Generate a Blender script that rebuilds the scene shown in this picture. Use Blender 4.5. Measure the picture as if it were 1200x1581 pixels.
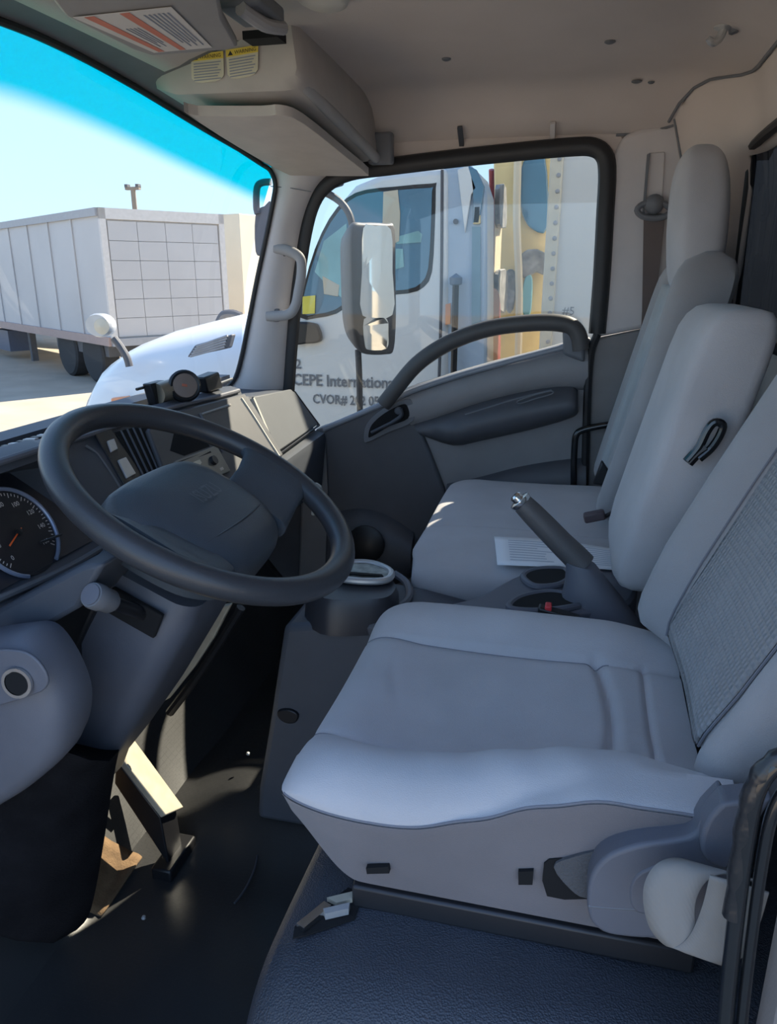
import bpy, bmesh, math, random
from mathutils import Vector, Matrix

for o in list(bpy.data.objects):
    bpy.data.objects.remove(o, do_unlink=True)
scene = bpy.context.scene
COL = scene.collection
R = math.radians
random.seed(7)

# ------------------------------------------------------------------ camera
# World: metres.  -X = front of the cab, +Y = towards the passenger door, cab floor at z = 0.
cam_d = bpy.data.cameras.new('camera')
cam = bpy.data.objects.new('camera', cam_d)
COL.objects.link(cam)
cam.location = (0.0, 0.0, 1.05)
cam.rotation_euler = (R(90 - 17.7), 0, R(13.8))
cam_d.sensor_fit = 'VERTICAL'
cam_d.sensor_height = 24.0
cam_d.lens = 24.0 * 1156.0 / 1581.0
cam_d.clip_start = 0.02
cam_d.clip_end = 400
scene.camera = cam

# ------------------------------------------------------------------ sky, sun, exposure
world = bpy.data.worlds.new('sky')
scene.world = world
world.use_nodes = True
wn = world.node_tree
wn.nodes.clear()
w_out = wn.nodes.new('ShaderNodeOutputWorld')
w_bg = wn.nodes.new('ShaderNodeBackground')
w_tc = wn.nodes.new('ShaderNodeTexCoord')
w_sep = wn.nodes.new('ShaderNodeSeparateXYZ')
w_rmp = wn.nodes.new('ShaderNodeValToRGB')
wn.links.new(w_tc.outputs['Generated'], w_sep.inputs[0])
wn.links.new(w_sep.outputs['Z'], w_rmp.inputs[0])
wn.links.new(w_rmp.outputs[0], w_bg.inputs[0])
wn.links.new(w_bg.outputs[0], w_out.inputs[0])
e = w_rmp.color_ramp.elements
e[0].position = 0.0; e[0].color = (0.54, 0.77, 1.0, 1)
e[1].position = 1.0; e[1].color = (0.17, 0.29, 0.60, 1)
k = w_rmp.color_ramp.elements.new(0.25); k.color = (0.43, 0.66, 0.97, 1)
k = w_rmp.color_ramp.elements.new(0.55); k.color = (0.29, 0.47, 0.82, 1)
w_bg.inputs[1].default_value = 1.22

sun_d = bpy.data.lights.new('sun', 'SUN')
sun_d.energy = 11.0
sun_d.angle = R(0.6)
sun_d.color = (1.0, 0.89, 0.74)
sun = bpy.data.objects.new('sun', sun_d)
COL.objects.link(sun)
SUN_FROM = Vector((0.408, 0.634, 0.656))         # over the passenger's shoulder: reaches the pedals through the far window
sun.rotation_euler = SUN_FROM.to_track_quat('Z', 'Y').to_euler()
sun.location = SUN_FROM * 30

vs = scene.view_settings
vs.view_transform = 'Standard'
vs.look = 'None'
vs.gamma = 1.0
vs.use_curve_mapping = False
vs.exposure = 0.80
try:
    scene.cycles.max_bounces = 10
    scene.cycles.diffuse_bounces = 5
    scene.cycles.transparent_max_bounces = 16
    scene.cycles.sample_clamp_indirect = 6.0
except Exception:
    pass

# ------------------------------------------------------------------ materials
MATS = {}
def mat(name, col, rough=0.6, metal=0.0, var=0.06, scale=18.0, bump=0.0, bscale=400.0, spec=0.5,
        tex='noise', coat=0.0, sheen=0.0, stretch=None, col2=None, bdist=0.002, grid_tilt=None):
    if name in MATS:
        return MATS[name]
    m = bpy.data.materials.new(name)
    m.use_nodes = True
    nt = m.node_tree
    b = nt.nodes['Principled BSDF']
    b.inputs['Roughness'].default_value = rough
    b.inputs['Metallic'].default_value = metal
    b.inputs['Specular IOR Level'].default_value = spec
    if coat:
        b.inputs['Coat Weight'].default_value = coat
        b.inputs['Coat Roughness'].default_value = 0.08
    if sheen:
        b.inputs['Sheen Weight'].default_value = sheen
        b.inputs['Sheen Roughness'].default_value = 0.5
    tc = nt.nodes.new('ShaderNodeTexCoord')
    src = tc.outputs['Object']
    if stretch:
        mp = nt.nodes.new('ShaderNodeMapping')
        mp.inputs['Scale'].default_value = stretch
        nt.links.new(src, mp.inputs[0]); src = mp.outputs[0]
    n = nt.nodes.new('ShaderNodeTexNoise')
    n.inputs['Scale'].default_value = scale
    n.inputs['Detail'].default_value = 5
    nt.links.new(src, n.inputs['Vector'])
    rp = nt.nodes.new('ShaderNodeValToRGB')
    c2 = col2 or tuple(min(1, c * (1 + var)) for c in col)
    c1 = col if col2 else tuple(c * (1 - var) for c in col)
    rp.color_ramp.elements[0].position = 0.3
    rp.color_ramp.elements[1].position = 0.7
    rp.color_ramp.elements[0].color = (*c1, 1)
    rp.color_ramp.elements[1].color = (*c2, 1)
    nt.links.new(n.outputs['Fac'], rp.inputs[0])
    nt.links.new(rp.outputs[0], b.inputs['Base Color'])
    if bump:
        if tex == 'voronoi':
            t = nt.nodes.new('ShaderNodeTexVoronoi'); o = t.outputs['Distance']
        elif tex == 'wave':
            t = nt.nodes.new('ShaderNodeTexWave'); o = t.outputs['Fac']
        elif tex == 'checker':
            t = nt.nodes.new('ShaderNodeTexChecker'); o = t.outputs['Fac']
        elif tex == 'brick':
            t = nt.nodes.new('ShaderNodeTexBrick'); o = t.outputs['Fac']
        else:
            t = nt.nodes.new('ShaderNodeTexNoise'); o = t.outputs['Fac']
        t.inputs['Scale'].default_value = bscale
        if grid_tilt is not None:
            t.inputs['Randomness'].default_value = 0.0
            mg = nt.nodes.new('ShaderNodeMapping')
            mg.inputs['Rotation'].default_value = (0, grid_tilt, 0)
            nt.links.new(src, mg.inputs[0]); src = mg.outputs[0]
        nt.links.new(src, t.inputs['Vector'])
        bp = nt.nodes.new('ShaderNodeBump')
        bp.inputs['Strength'].default_value = bump
        bp.inputs['Distance'].default_value = bdist
        nt.links.new(o, bp.inputs['Height'])
        nt.links.new(bp.outputs[0], b.inputs['Normal'])
    MATS[name] = m
    return m

def glass(name, tint, gloss=0.06, band=None):
    """Thin pane: a tinted clear layer with a faint mirror layer.  band = (z0, z1, colour): tinted sun strip along the top edge of the pane."""
    m = bpy.data.materials.new(name)
    m.use_nodes = True
    nt = m.node_tree
    nt.nodes.clear()
    out = nt.nodes.new('ShaderNodeOutputMaterial')
    tr = nt.nodes.new('ShaderNodeBsdfTransparent')
    gl = nt.nodes.new('ShaderNodeBsdfGlossy')
    gl.inputs['Roughness'].default_value = 0.02
    mx = nt.nodes.new('ShaderNodeMixShader')
    mx.inputs[0].default_value = gloss
    nt.links.new(tr.outputs[0], mx.inputs[1]); nt.links.new(gl.outputs[0], mx.inputs[2])
    nt.links.new(mx.outputs[0], out.inputs[0])
    tr.inputs[0].default_value = (*tint, 1)
    if band:
        z0, z1, c = band
        tc = nt.nodes.new('ShaderNodeTexCoord')
        sp = nt.nodes.new('ShaderNodeSeparateXYZ')
        mr = nt.nodes.new('ShaderNodeMapRange')
        mr.interpolation_type = 'SMOOTHSTEP'
        mr.inputs[1].default_value = z0; mr.inputs[2].default_value = z1
        mi = nt.nodes.new('ShaderNodeMixRGB')
        mi.inputs[1].default_value = (*tint, 1); mi.inputs[2].default_value = (*c, 1)
        nt.links.new(tc.outputs['UV'], sp.inputs[0])
        nt.links.new(sp.outputs['Y'], mr.inputs[0])
        nt.links.new(mr.outputs[0], mi.inputs[0])
        nt.links.new(mi.outputs[0], tr.inputs[0])
    MATS[name] = m
    return m

FABRIC = mat('seat_fabric', (0.49, 0.475, 0.485), 0.95, var=0.07, scale=9, bump=0.25, bscale=900, sheen=0.25, spec=0.2)
FABRIC_SIDE_SHADE = mat('seat_side_fabric_shaded', (0.18, 0.168, 0.178), 0.95, var=0.10, scale=7, bump=0.2, bscale=700, sheen=0.2, spec=0.2)  # skirt cloth, shade of the seat side darkened into the colour
FABRIC_DK = mat('seat_bolster_fabric', (0.37, 0.36, 0.365), 0.95, var=0.06, scale=10, bump=0.3, bscale=900, sheen=0.25, spec=0.2)
FABRIC_WV = mat('seat_woven_fabric', (0.33, 0.325, 0.33), 0.95, var=0.05, bump=1.0, bscale=115, tex='voronoi', sheen=0.2, spec=0.2, bdist=0.008, grid_tilt=-0.414)
PLASTIC_DK = mat('dark_dash_plastic', (0.065, 0.073, 0.090), 0.55, var=0.05, bump=0.15, bscale=900)
PLASTIC_MD = mat('grey_dash_plastic', (0.15, 0.155, 0.17), 0.55, var=0.05, bump=0.15, bscale=900)
PLASTIC_LT = mat('light_trim_plastic', (0.36, 0.35, 0.35), 0.55, var=0.04, bump=0.1, bscale=900)
PLASTIC_BL = mat('blue_grey_plastic', (0.125, 0.13, 0.155), 0.5, var=0.05, bump=0.12, bscale=900)
GLOVE = mat('glovebox_plastic', (0.064, 0.072, 0.085), 0.6, var=0.05, bump=0.15, bscale=900)
HEADLINER = mat('headliner_cloth', (0.60, 0.53, 0.49), 0.97, var=0.06, scale=4, bump=0.2, bscale=700, spec=0.1)
PILLAR = mat('pillar_trim_plastic', (0.60, 0.56, 0.55), 0.6, var=0.03, bump=0.1, bscale=700)
DOORP = mat('door_plastic', (0.25, 0.24, 0.245), 0.5, var=0.05, bump=0.12, bscale=800)
DOORP_DK = mat('door_dark_plastic', (0.085, 0.088, 0.10), 0.5, var=0.05, bump=0.12, bscale=800)
RUBBER = mat('black_rubber', (0.018, 0.018, 0.020), 0.5, var=0.15)
MATRUB = mat('floor_rubber', (0.030, 0.031, 0.033), 0.36, var=0.35, scale=6, bump=0.8, bscale=130, tex='checker', col2=(0.042, 0.041, 0.040))
VINYL = mat('riser_vinyl', (0.052, 0.058, 0.072), 0.42, var=0.15, scale=7, bump=0.5, bscale=500, tex='voronoi')
BLACK = mat('black_plastic', (0.012, 0.012, 0.014), 0.4)
BLACK_GL = mat('black_gloss_paint', (0.010, 0.011, 0.013), 0.22, coat=0.4)
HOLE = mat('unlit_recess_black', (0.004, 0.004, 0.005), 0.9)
WHEELM = mat('steering_wheel_skin', (0.040, 0.042, 0.048), 0.36, var=0.05, bump=0.15, bscale=700)
PADM = mat('horn_pad_skin', (0.060, 0.072, 0.086), 0.45, var=0.05, bump=0.25, bscale=600)
CHROME = mat('chrome', (0.75, 0.74, 0.72), 0.18, 1.0)
SILVER = mat('silver_plastic', (0.50, 0.50, 0.50), 0.35, 0.4)
METAL_SUNLIT = mat('metal_sunlit_beige', (0.50, 0.45, 0.35), 0.4, 0.1, var=0.10, scale=40)  # bracket metal; its beige also paints sunlight on the pedal and column strip
CARPET = mat('black_carpet', (0.010, 0.010, 0.012), 0.98, var=0.3, bump=0.6, bscale=300, spec=0.1)
PAPER = mat('white_paper', (0.90, 0.91, 0.93), 0.8, var=0.01)
INK = mat('grey_ink', (0.25, 0.27, 0.33), 0.8)
INK_DK = mat('dark_ink', (0.03, 0.03, 0.03), 0.7)
INK_RED = mat('red_ink', (0.62, 0.20, 0.13), 0.7)
YELLOW = mat('warning_yellow', (0.75, 0.55, 0.08), 0.6)
LABEL = mat('label_cream', (0.62, 0.57, 0.44), 0.6)
LABEL_W = mat('label_white', (0.66, 0.62, 0.58), 0.6)
BELT = mat('grey_belt_webbing', (0.30, 0.28, 0.26), 0.6, bump=0.4, bscale=600, tex='wave')
BELT_BR = mat('brown_belt_webbing', (0.15, 0.115, 0.105), 0.7, bump=0.4, bscale=600, tex='wave')
RED = mat('red_release_button', (0.65, 0.04, 0.05), 0.4)
NEEDLE = mat('orange_needle', (0.9, 0.16, 0.03), 0.5)
DIALM = mat('dial_black', (0.012, 0.012, 0.016), 0.5)
DIALRING = mat('dial_ring', (0.22, 0.26, 0.36), 0.35, 0.3)
TRUCKW = mat('truck_white_paint', (0.74, 0.74, 0.72), 0.3, var=0.03, scale=2, coat=0.5)
TRUCKB = mat('truck_pale_blue_panel', (0.44, 0.53, 0.63), 0.35, var=0.04, scale=2, coat=0.3)
TRAILERW = mat('trailer_white_panel', (0.52, 0.50, 0.49), 0.5, var=0.06, scale=0.8)
TRAILERC = mat('trailer_cream_panel', (0.66, 0.58, 0.44), 0.5, var=0.05, scale=0.8)
TRAILERG = mat('trailer_grey_frame', (0.36, 0.36, 0.37), 0.5, var=0.06)
TRUCKGLASS = mat('truck_blue_glass', (0.055, 0.16, 0.25), 0.05, 0.0, var=0.25, scale=2.5, coat=1.0)
TEALGLASS = mat('truck_teal_glass', (0.22, 0.44, 0.44), 0.08, 0.0, var=0.2, scale=3.0, coat=1.0)
AMBER = mat('amber_lamp', (0.85, 0.35, 0.16), 0.3)
YELLOWP = mat('yellow_truck_paint', (0.72, 0.55, 0.26), 0.35, var=0.10, scale=5, coat=0.3)
REDP = mat('maroon_paint', (0.28, 0.05, 0.06), 0.4)
GROUNDM = mat('yard_concrete', (0.38, 0.325, 0.25), 0.9, var=0.12, scale=1.5, bump=0.3, bscale=60)
MIRROR = mat('mirror_glass', (0.92, 0.90, 0.85), 0.03, 1.0, var=0.0)
TYRE = mat('tyre_rubber', (0.03, 0.03, 0.032), 0.8, bump=0.3, bscale=60)
FRAMEG = mat('chassis_grey', (0.10, 0.10, 0.11), 0.6)
POLEM = mat('weathered_pole_wood', (0.22, 0.19, 0.16), 0.9)
GLASS_WS = glass('windshield_glass', (0.72, 0.74, 0.74), 0.05, band=(0.815, 0.875, (0.0, 0.45, 0.46)))
GLASS_DOOR = glass('door_glass', (0.78, 0.79, 0.77), 0.04)
GLASS_REAR = glass('smoked_rear_glass', (0.02, 0.024, 0.03), 0.05)
GLASS_LENS = glass('lamp_lens', (0.8, 0.8, 0.75), 0.15)

# ------------------------------------------------------------------ mesh helpers
def VL(*pts):
    return [Vector(p) for p in pts]

def cr(pts, n=6, closed=False):
    """Catmull-Rom resampling of a polyline (works for 2-D or 3-D points)."""
    P = [Vector(p) for p in pts]
    N = len(P)
    out = []
    segs = N if closed else N - 1
    for i in range(segs):
        if closed:
            p0, p1, p2, p3 = P[(i - 1) % N], P[i], P[(i + 1) % N], P[(i + 2) % N]
        else:
            p0, p1, p2, p3 = P[max(i - 1, 0)], P[i], P[i + 1], P[min(i + 2, N - 1)]
        for k in range(n):
            t = k / n
            out.append(0.5 * ((2 * p1) + (p2 - p0) * t + (2 * p0 - 5 * p1 + 4 * p2 - p3) * t * t
                              + (3 * p1 - p0 - 3 * p2 + p3) * t * t * t))
    if not closed:
        out.append(P[-1].copy())
    return out

def lerp(a, b, t):
    return a + (b - a) * t

def interp(tab, x):
    if x <= tab[0][0]:
        return tab[0][1]
    for (x0, y0), (x1, y1) in zip(tab, tab[1:]):
        if x <= x1:
            return y0 + (y1 - y0) * (x - x0) / (x1 - x0)
    return tab[-1][1]

def sstep(a, b, x):
    t = max(0.0, min(1.0, (x - a) / (b - a)))
    return t * t * (3 - 2 * t)

def root_loc(o):
    l = Vector((0, 0, 0))
    while o is not None:
        l += Vector(o.location)
        o = o.parent
    return l

class MB:
    def __init__(s):
        s.v = []; s.f = []; s.uv = None
    def add(s, vs_, fs_):
        b = len(s.v)
        s.v += [Vector(p) for p in vs_]
        s.f += [tuple(b + i for i in f) for f in fs_]
        return s
    def box(s, lo, hi):
        x0, y0, z0 = lo; x1, y1, z1 = hi
        return s.add([(x0, y0, z0), (x1, y0, z0), (x1, y1, z0), (x0, y1, z0), (x0, y0, z1), (x1, y0, z1), (x1, y1, z1), (x0, y1, z1)],
                     [(0, 3, 2, 1), (4, 5, 6, 7), (0, 1, 5, 4), (1, 2, 6, 5), (2, 3, 7, 6), (3, 0, 4, 7)])
    def obox(s, c, ax, ay, az):
        """oriented box: centre and three half-axis vectors"""
        c, ax, ay, az = map(Vector, (c, ax, ay, az))
        vs_ = [c + ax * i + ay * j + az * k for k in (-1, 1) for (i, j) in ((-1, -1), (1, -1), (1, 1), (-1, 1))]
        return s.add(vs_, [(0, 3, 2, 1), (4, 5, 6, 7), (0, 1, 5, 4), (1, 2, 6, 5), (2, 3, 7, 6), (3, 0, 4, 7)])
    def prism(s, poly, d):
        poly = [Vector(p) for p in poly]; d = Vector(d); n = len(poly)
        fs = [tuple(range(n)), tuple(range(2 * n - 1, n - 1, -1))]
        fs += [(i, n + i, n + (i + 1) % n, (i + 1) % n) for i in range(n)]
        return s.add(poly + [p + d for p in poly], fs)
    def loft(s, rings, caps=True, closed=True):
        n = len(rings[0]); vs_ = [Vector(p) for r in rings for p in r]; fs = []
        for i in range(len(rings) - 1):
            for j in range(n if closed else n - 1):
                a = i * n + j; b = i * n + (j + 1) % n
                fs.append((a, b, b + n, a + n))
        if caps and closed:
            fs.append(tuple(range(n - 1, -1, -1)))
            m = (len(rings) - 1) * n
            fs.append(tuple(range(m, m + n)))
        return s.add(vs_, fs)
    def tube(s, path, r, n=12, closed=False, flat=1.0, up=None, caps=True):
        """sweep of an ellipse; r a number or list; flat = ratio of the second axis (along 'up' when given)"""
        P = [Vector(p) for p in path]; N = len(P); rings = []
        rs = r if isinstance(r, (list, tuple)) else [r] * N
        prev = None
        for i in range(N):
            if closed:
                t = P[(i + 1) % N] - P[(i - 1) % N]
            else:
                t = P[min(i + 1, N - 1)] - P[max(i - 1, 0)]
            t.normalize()
            if up is not None:
                a = t.cross(Vector(up))
            elif prev is None:
                a = t.cross(Vector((0.31, 0.2, 0.93)))
            else:
                a = prev - t * prev.dot(t)
            if a.length < 1e-5:
                a = t.cross(Vector((1, 0.2, 0)))
            a.normalize()
            prev = a
            b = a.cross(t).normalized()
            rings.append([P[i] + (a * math.cos(q) + b * math.sin(q) * flat) * rs[i]
                          for q in (2 * math.pi * k / n for k in range(n))])
        if closed:
            rings.append(rings[0])
            s.loft(rings, caps=False)
        else:
            s.loft(rings, caps=caps)
        return s
    def lathe(s, c, axis, prof, n=24, ref=None):
        """prof: list of (radius, height along axis)"""
        c = Vector(c); ax = Vector(axis).normalized()
        a = Vector(ref) if ref else (ax.cross(Vector((0.3, 0.9, 0.1))))
        a = (a - ax * a.dot(ax)).normalized(); b = ax.cross(a)
        rings = [[c + ax * h + (a * math.cos(q) + b * math.sin(q)) * max(r, 1e-5)
                  for q in (2 * math.pi * k / n for k in range(n))] for r, h in prof]
        return s.loft(rings, caps=True)
    def grid(s, fn, nu, nv):
        vs_ = [fn(i / nu, j / nv) for i in range(nu + 1) for j in range(nv + 1)]
        fs = [(i * (nv + 1) + j, (i + 1) * (nv + 1) + j, (i + 1) * (nv + 1) + j + 1, i * (nv + 1) + j + 1)
              for i in range(nu) for j in range(nv)]
        s.uv = [(j / nv, i / nu) for i in range(nu + 1) for j in range(nv + 1)]
        return s.add(vs_, fs)
    def build(s, name, m, parent=None, smooth=35, bevel=0.0, seg=2, solid=0.0, sub=0, normals=True):
        me = bpy.data.meshes.new(name)
        off = root_loc(parent)
        me.from_pydata([tuple(p - off) for p in s.v], [], s.f)
        bm = bmesh.new(); bm.from_mesh(me)
        if s.uv is None:
            bmesh.ops.remove_doubles(bm, verts=bm.verts, dist=1e-6)
        if normals:
            bmesh.ops.recalc_face_normals(bm, faces=bm.faces)
        if s.uv is not None:
            bm.verts.ensure_lookup_table()
            ul = bm.loops.layers.uv.new('UVMap')
            for f in bm.faces:
                for l in f.loops:
                    if l.vert.index < len(s.uv):
                        l[ul].uv = s.uv[l.vert.index]
        bm.to_mesh(me); bm.free()
        for p in me.polygons:
            p.use_smooth = smooth is not None
        if smooth is not None:
            me.set_sharp_from_angle(angle=R(smooth))
        me.materials.append(m)
        o = bpy.data.objects.new(name, me)
        COL.objects.link(o)
        o.parent = parent
        if solid:
            md = o.modifiers.new('solidify', 'SOLIDIFY'); md.thickness = solid; md.offset = 0
        if bevel:
            md = o.modifiers.new('bevel', 'BEVEL'); md.width = bevel; md.segments = seg
            md.limit_method = 'ANGLE'; md.angle_limit = R(30)
        if sub:
            md = o.modifiers.new('subsurf', 'SUBSURF'); md.levels = sub; md.render_levels = sub
        return o

def tag(o, label, cat, group=None):
    o['label'] = label; o['category'] = cat
    if group:
        o['group'] = group
    return o

def struct(o, label=None, cat=None):
    o['kind'] = 'structure'
    if label:
        o['label'] = label
    if cat:
        o['category'] = cat
    return o

def thing(name, label, cat, loc, group=None):
    o = bpy.data.objects.new(name, None)
    o.empty_display_size = 0.05
    o.location = loc
    COL.objects.link(o)
    return tag(o, label, cat, group)

def frame_empty(name, loc):
    o = bpy.data.objects.new(name, None)
    o.empty_display_size = 0.05
    o.location = loc
    COL.objects.link(o)
    o['kind'] = 'structure'
    return o

def text_mesh(txt, name, m, parent, origin, xdir, ydir, size, depth=0.001, width=None, align='LEFT', bold=0.0):
    """Lettering as real mesh: baseline starts at origin, runs along xdir, letters stand along ydir."""
    cu = bpy.data.curves.new(name, 'FONT')
    cu.body = txt; cu.size = 1.0; cu.extrude = 0.0; cu.offset = bold; cu.align_x = align
    cu.resolution_u = 2
    tmp = bpy.data.objects.new(name + '_tmp', cu)
    COL.objects.link(tmp)
    dg = bpy.context.evaluated_depsgraph_get(); dg.update()
    me0 = bpy.data.meshes.new_from_object(tmp.evaluated_get(dg))
    xs = [v.co.x for v in me0.vertices] or [0, 1]
    w0 = max(xs) - min(xs)
    sx = (width / w0) if width else size
    X = Vector(xdir).normalized(); Y = Vector(ydir).normalized(); Z = X.cross(Y)
    O = Vector(origin)
    mb = MB()
    mb.v = [O + X * (v.co.x * sx) + Y * (v.co.y * size) + Z * depth for v in me0.vertices]
    mb.f = [tuple(p.vertices) for p in me0.polygons]
    bpy.data.objects.remove(tmp)
    bpy.data.meshes.remove(me0)
    bpy.data.curves.remove(cu)
    mb.uv = None
    return mb.build(name, m, parent, smooth=None, normals=False)

# ================================================================== THE CAB SHELL
# ---- ground of the yard
g = MB().add([(-70, -30, -0.75), (60, -30, -0.75), (60, 90, -0.75), (-70, 90, -0.75)], [(0, 1, 2, 3)])
o = g.build('ground', GROUNDM, smooth=None)
struct(o, 'sunlit tan concrete yard the trucks are parked on', 'ground')

# ---- floor
def floor_fn(u, v):
    x = lerp(-1.0, 0.36, u); y = lerp(0.44, 2.04, v)
    z = 0.0
    z += max(0.0, -0.74 - x) * 1.25
    z += 0.07 * sstep(1.0, 1.16, y) * sstep(-0.78, -0.55, x)
    z += 0.006 * math.sin(x * 23 + y * 9) * math.sin(y * 17)
    z += 0.02 * sstep(0.60, 0.46, y)
    return Vector((x, y, z))
fl = MB().grid(floor_fn, 48, 48)
floor = fl.build('floor', MATRUB, solid=0.012)
struct(floor, 'worn black ribbed rubber floor mat of the cab', 'floor')
ridge = MB().tube(cr(VL((-0.669, 1.139, 0.030), (-0.619, 1.105, 0.030), (-0.565, 1.077, 0.030), (-0.512, 1.069, 0.030)), 5), 0.0028, 6)
ridge.build('mat_seam', PLASTIC_MD, floor)
ridge = MB().tube(cr(VL((-0.517, 1.072, 0.020), (-0.500, 1.018, 0.020), (-0.495, 0.964, 0.020), (-0.500, 0.927, 0.020)), 5), 0.002, 6)
ridge.build('mat_seam', PLASTIC_DK, floor)
MB().grid(lambda u, v: floor_fn((lerp(-0.86, -0.715, u) + 1.0) / 1.36, (lerp(0.86, 0.985 + 0.01 * math.sin(u * 9), v) - 0.44) / 1.6) + Vector((0, 0, 0.010)), 16, 8).build('bare_carpet_patch', mat('tan_carpet', (0.17, 0.105, 0.055), 0.95, var=0.3, scale=40, bump=0.6, bscale=300), floor, solid=0.004)
# a few pebbles and crumbs left on the mat
for (cx, cy, cz, rr) in ((-0.60, 1.22, 0.10, 0.004), (-0.64, 0.87, 0.012, 0.004), (-0.46, 1.25, 0.09, 0.003)):
    b = MB().lathe((cx, cy, cz), (0.2, 0.1, 1), [(0.0, -rr), (rr, -rr * 0.4), (rr * 0.8, rr * 0.6), (0, rr)], 7)
    tag(b.build('pebble', SILVER), {0.10: 'pale pebble high on the dark mat by the centre tunnel', 0.012: 'pale crumb on the mat beside the black kick panel',
        0.09: 'tiny pale speck on the mat near the console wall'}[cz], 'pebble')

# ---- vinyl covered seat riser under the driver seat
def riser_ring(x, top, near):
    pts = [(0.42, 0.0), (0.42, 0.20), (0.435, 0.30)]
    for k in range(9):
        a = math.pi * (1.0 - k / 16.0)
        pts.append((near + 0.09 + 0.09 * math.cos(a) * 1.0, top - 0.075 + 0.075 * math.sin(a)))
    pts += [(near + 0.14, top + 0.0), (0.75, top - 0.005), (1.03, top - 0.005), (1.04, top - 0.02), (1.04, 0.0)]
    return [Vector((x, p[0], p[1])) for p in pts]
rings = []
for x, dz, nr in ((-0.262, -0.05, 0.475), (-0.258, -0.022, 0.462), (-0.246, -0.008, 0.45), (-0.225, 0, 0.445), (-0.15, 0.004, 0.44),
                  (-0.05, 0.003, 0.442), (0.05, 0.0, 0.452), (0.15, -0.002, 0.465), (0.33, -0.002, 0.47)):
    rings.append(riser_ring(x, 0.418 + dz, nr))
rs = MB().loft(rings)
riser = rs.build('seat_riser', VINYL, smooth=50)
struct(riser)
riser.name = 'trim_1'
riser['label'] = 'blue-grey vinyl covered seat riser below the driver seat'
# torn corner of the covering: bare metal bracket under the driver seat front
tb = thing('seat_bracket', 'bare metal floor bracket showing at the torn vinyl corner', 'bracket', (-0.215, 0.585, 0.42))
MB().prism(VL((-0.230, 0.550, 0.424), (-0.212, 0.583, 0.424), (-0.203, 0.580, 0.424), (-0.221, 0.546, 0.424)), (0, 0, 0.006)).build('bracket_plate', CHROME, tb, smooth=None)
MB().prism(VL((-0.209, 0.572, 0.424), (-0.185, 0.586, 0.424), (-0.184, 0.578, 0.424), (-0.205, 0.566, 0.424)), (0, 0, 0.008)).build('bracket_plate', SILVER, tb, smooth=None)
MB().prism(VL((-0.211, 0.589, 0.424), (-0.178, 0.609, 0.424), (-0.168, 0.604, 0.424), (-0.199, 0.585, 0.424)), (0, 0, 0.005)).build('bracket_plate', METAL_SUNLIT, tb, smooth=None)
MB().prism(VL((-0.230, 0.539, 0.421), (-0.233, 0.552, 0.421), (-0.195, 0.613, 0.421), (-0.177, 0.610, 0.421), (-0.177, 0.576, 0.421), (-0.220, 0.544, 0.421)), (0, 0, 0.002)).build('torn_edge', HOLE, tb, smooth=None)

# ---- ceiling (headliner): a curved sheet from the driver door to the passenger door
def ceil_z(x, y):
    c = abs(y - 1.25) / 0.80
    z = 1.462 - 0.016 * c * c - 0.10 * sstep(0.72, 1.0, c) ** 1.4
    z -= 0.075 * sstep(-0.50, -0.86, x)
    z -= 0.045 * sstep(0.16, 0.36, x)
    return z
def ceil_fn(u, v):
    x = lerp(-0.76, 0.40, u); y = lerp(0.43, 2.045, v)
    return Vector((x, y, ceil_z(x, y)))
ceiling = MB().grid(ceil_fn, 40, 56).build('ceiling', HEADLINER, solid=0.008)
struct(ceiling, 'warm grey cloth headliner of the cab roof', 'ceiling')
# outer roof skin
def roof_fn(u, v):
    x = lerp(-0.84, 0.44, u); y = lerp(0.40, 2.09, v)
    return Vector((x, y, ceil_z(max(min(x, 0.16), -0.6), y) + 0.05))
roof = MB().grid(roof_fn, 12, 20).build('roof_panel', TRUCKW, solid=0.01)
struct(roof); roof.name = 'trim_2'; roof['label'] = 'white painted outer roof skin of the cab'
# small slots in the headliner edge above the passenger door, and small plugs
for (px_, m_) in ((-0.307, PLASTIC_DK), (-0.09, PILLAR)):
    z_ = ceil_z(px_, 1.985)
    b = MB().obox((px_, 1.982, z_ - 0.012), (0.006, 0, 0), (0, 0.020, -0.018), (0, 0.002, 0.003))
    b.build('headliner_clip', m_, ceiling, bevel=0.001)
for (x, y, r_) in ((-0.29, 1.66, 0.009), (0.02, 1.62, 0.010), (0.085, 1.88, 0.011), (0.115, 1.885, 0.007)):
    z_ = ceil_z(x, y)
    b = MB().lathe((x, y, z_ - 0.004), (0, 0, -1), [(r_, 0), (r_, 0.002), (r_ * 0.6, 0.004), (0, 0.004)], 14)
    b.build('headliner_plug', PLASTIC_MD, ceiling)

# ---- back wall of the cab
def back_fn(u, v):
    y = lerp(0.44, 2.02, v); z = lerp(0.0, 1.46, u)
    x = 0.35 - 0.13 * sstep(1.72, 2.01, y) - 0.05 * sstep(1.20, 1.45, z)
    return Vector((x, y, min(z, ceil_z(x, y) + 0.004)))
bk = MB()
def back_grid(fn, nu, nv, hole):
    vs_ = [fn(i / nu, j / nv) for i in range(nu + 1) for j in range(nv + 1)]
    fs = []
    for i in range(nu):
        for j in range(nv):
            u, v = (i + .5) / nu, (j + .5) / nv
            z = u * 1.46; y = lerp(0.44, 2.02, v)
            if hole[0] < y < hole[1] and hole[2] < z < hole[3]:
                continue
            fs.append((i * (nv + 1) + j, (i + 1) * (nv + 1) + j, (i + 1) * (nv + 1) + j + 1, i * (nv + 1) + j + 1))
    return vs_, fs
bk.add(*back_grid(back_fn, 48, 64, (0.70, 1.80, 0.93, 1.29)))
wall_back = bk.build('wall_back', HEADLINER, solid=0.01)
struct(wall_back, 'warm grey cloth rear wall of the cab', 'wall')
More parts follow.
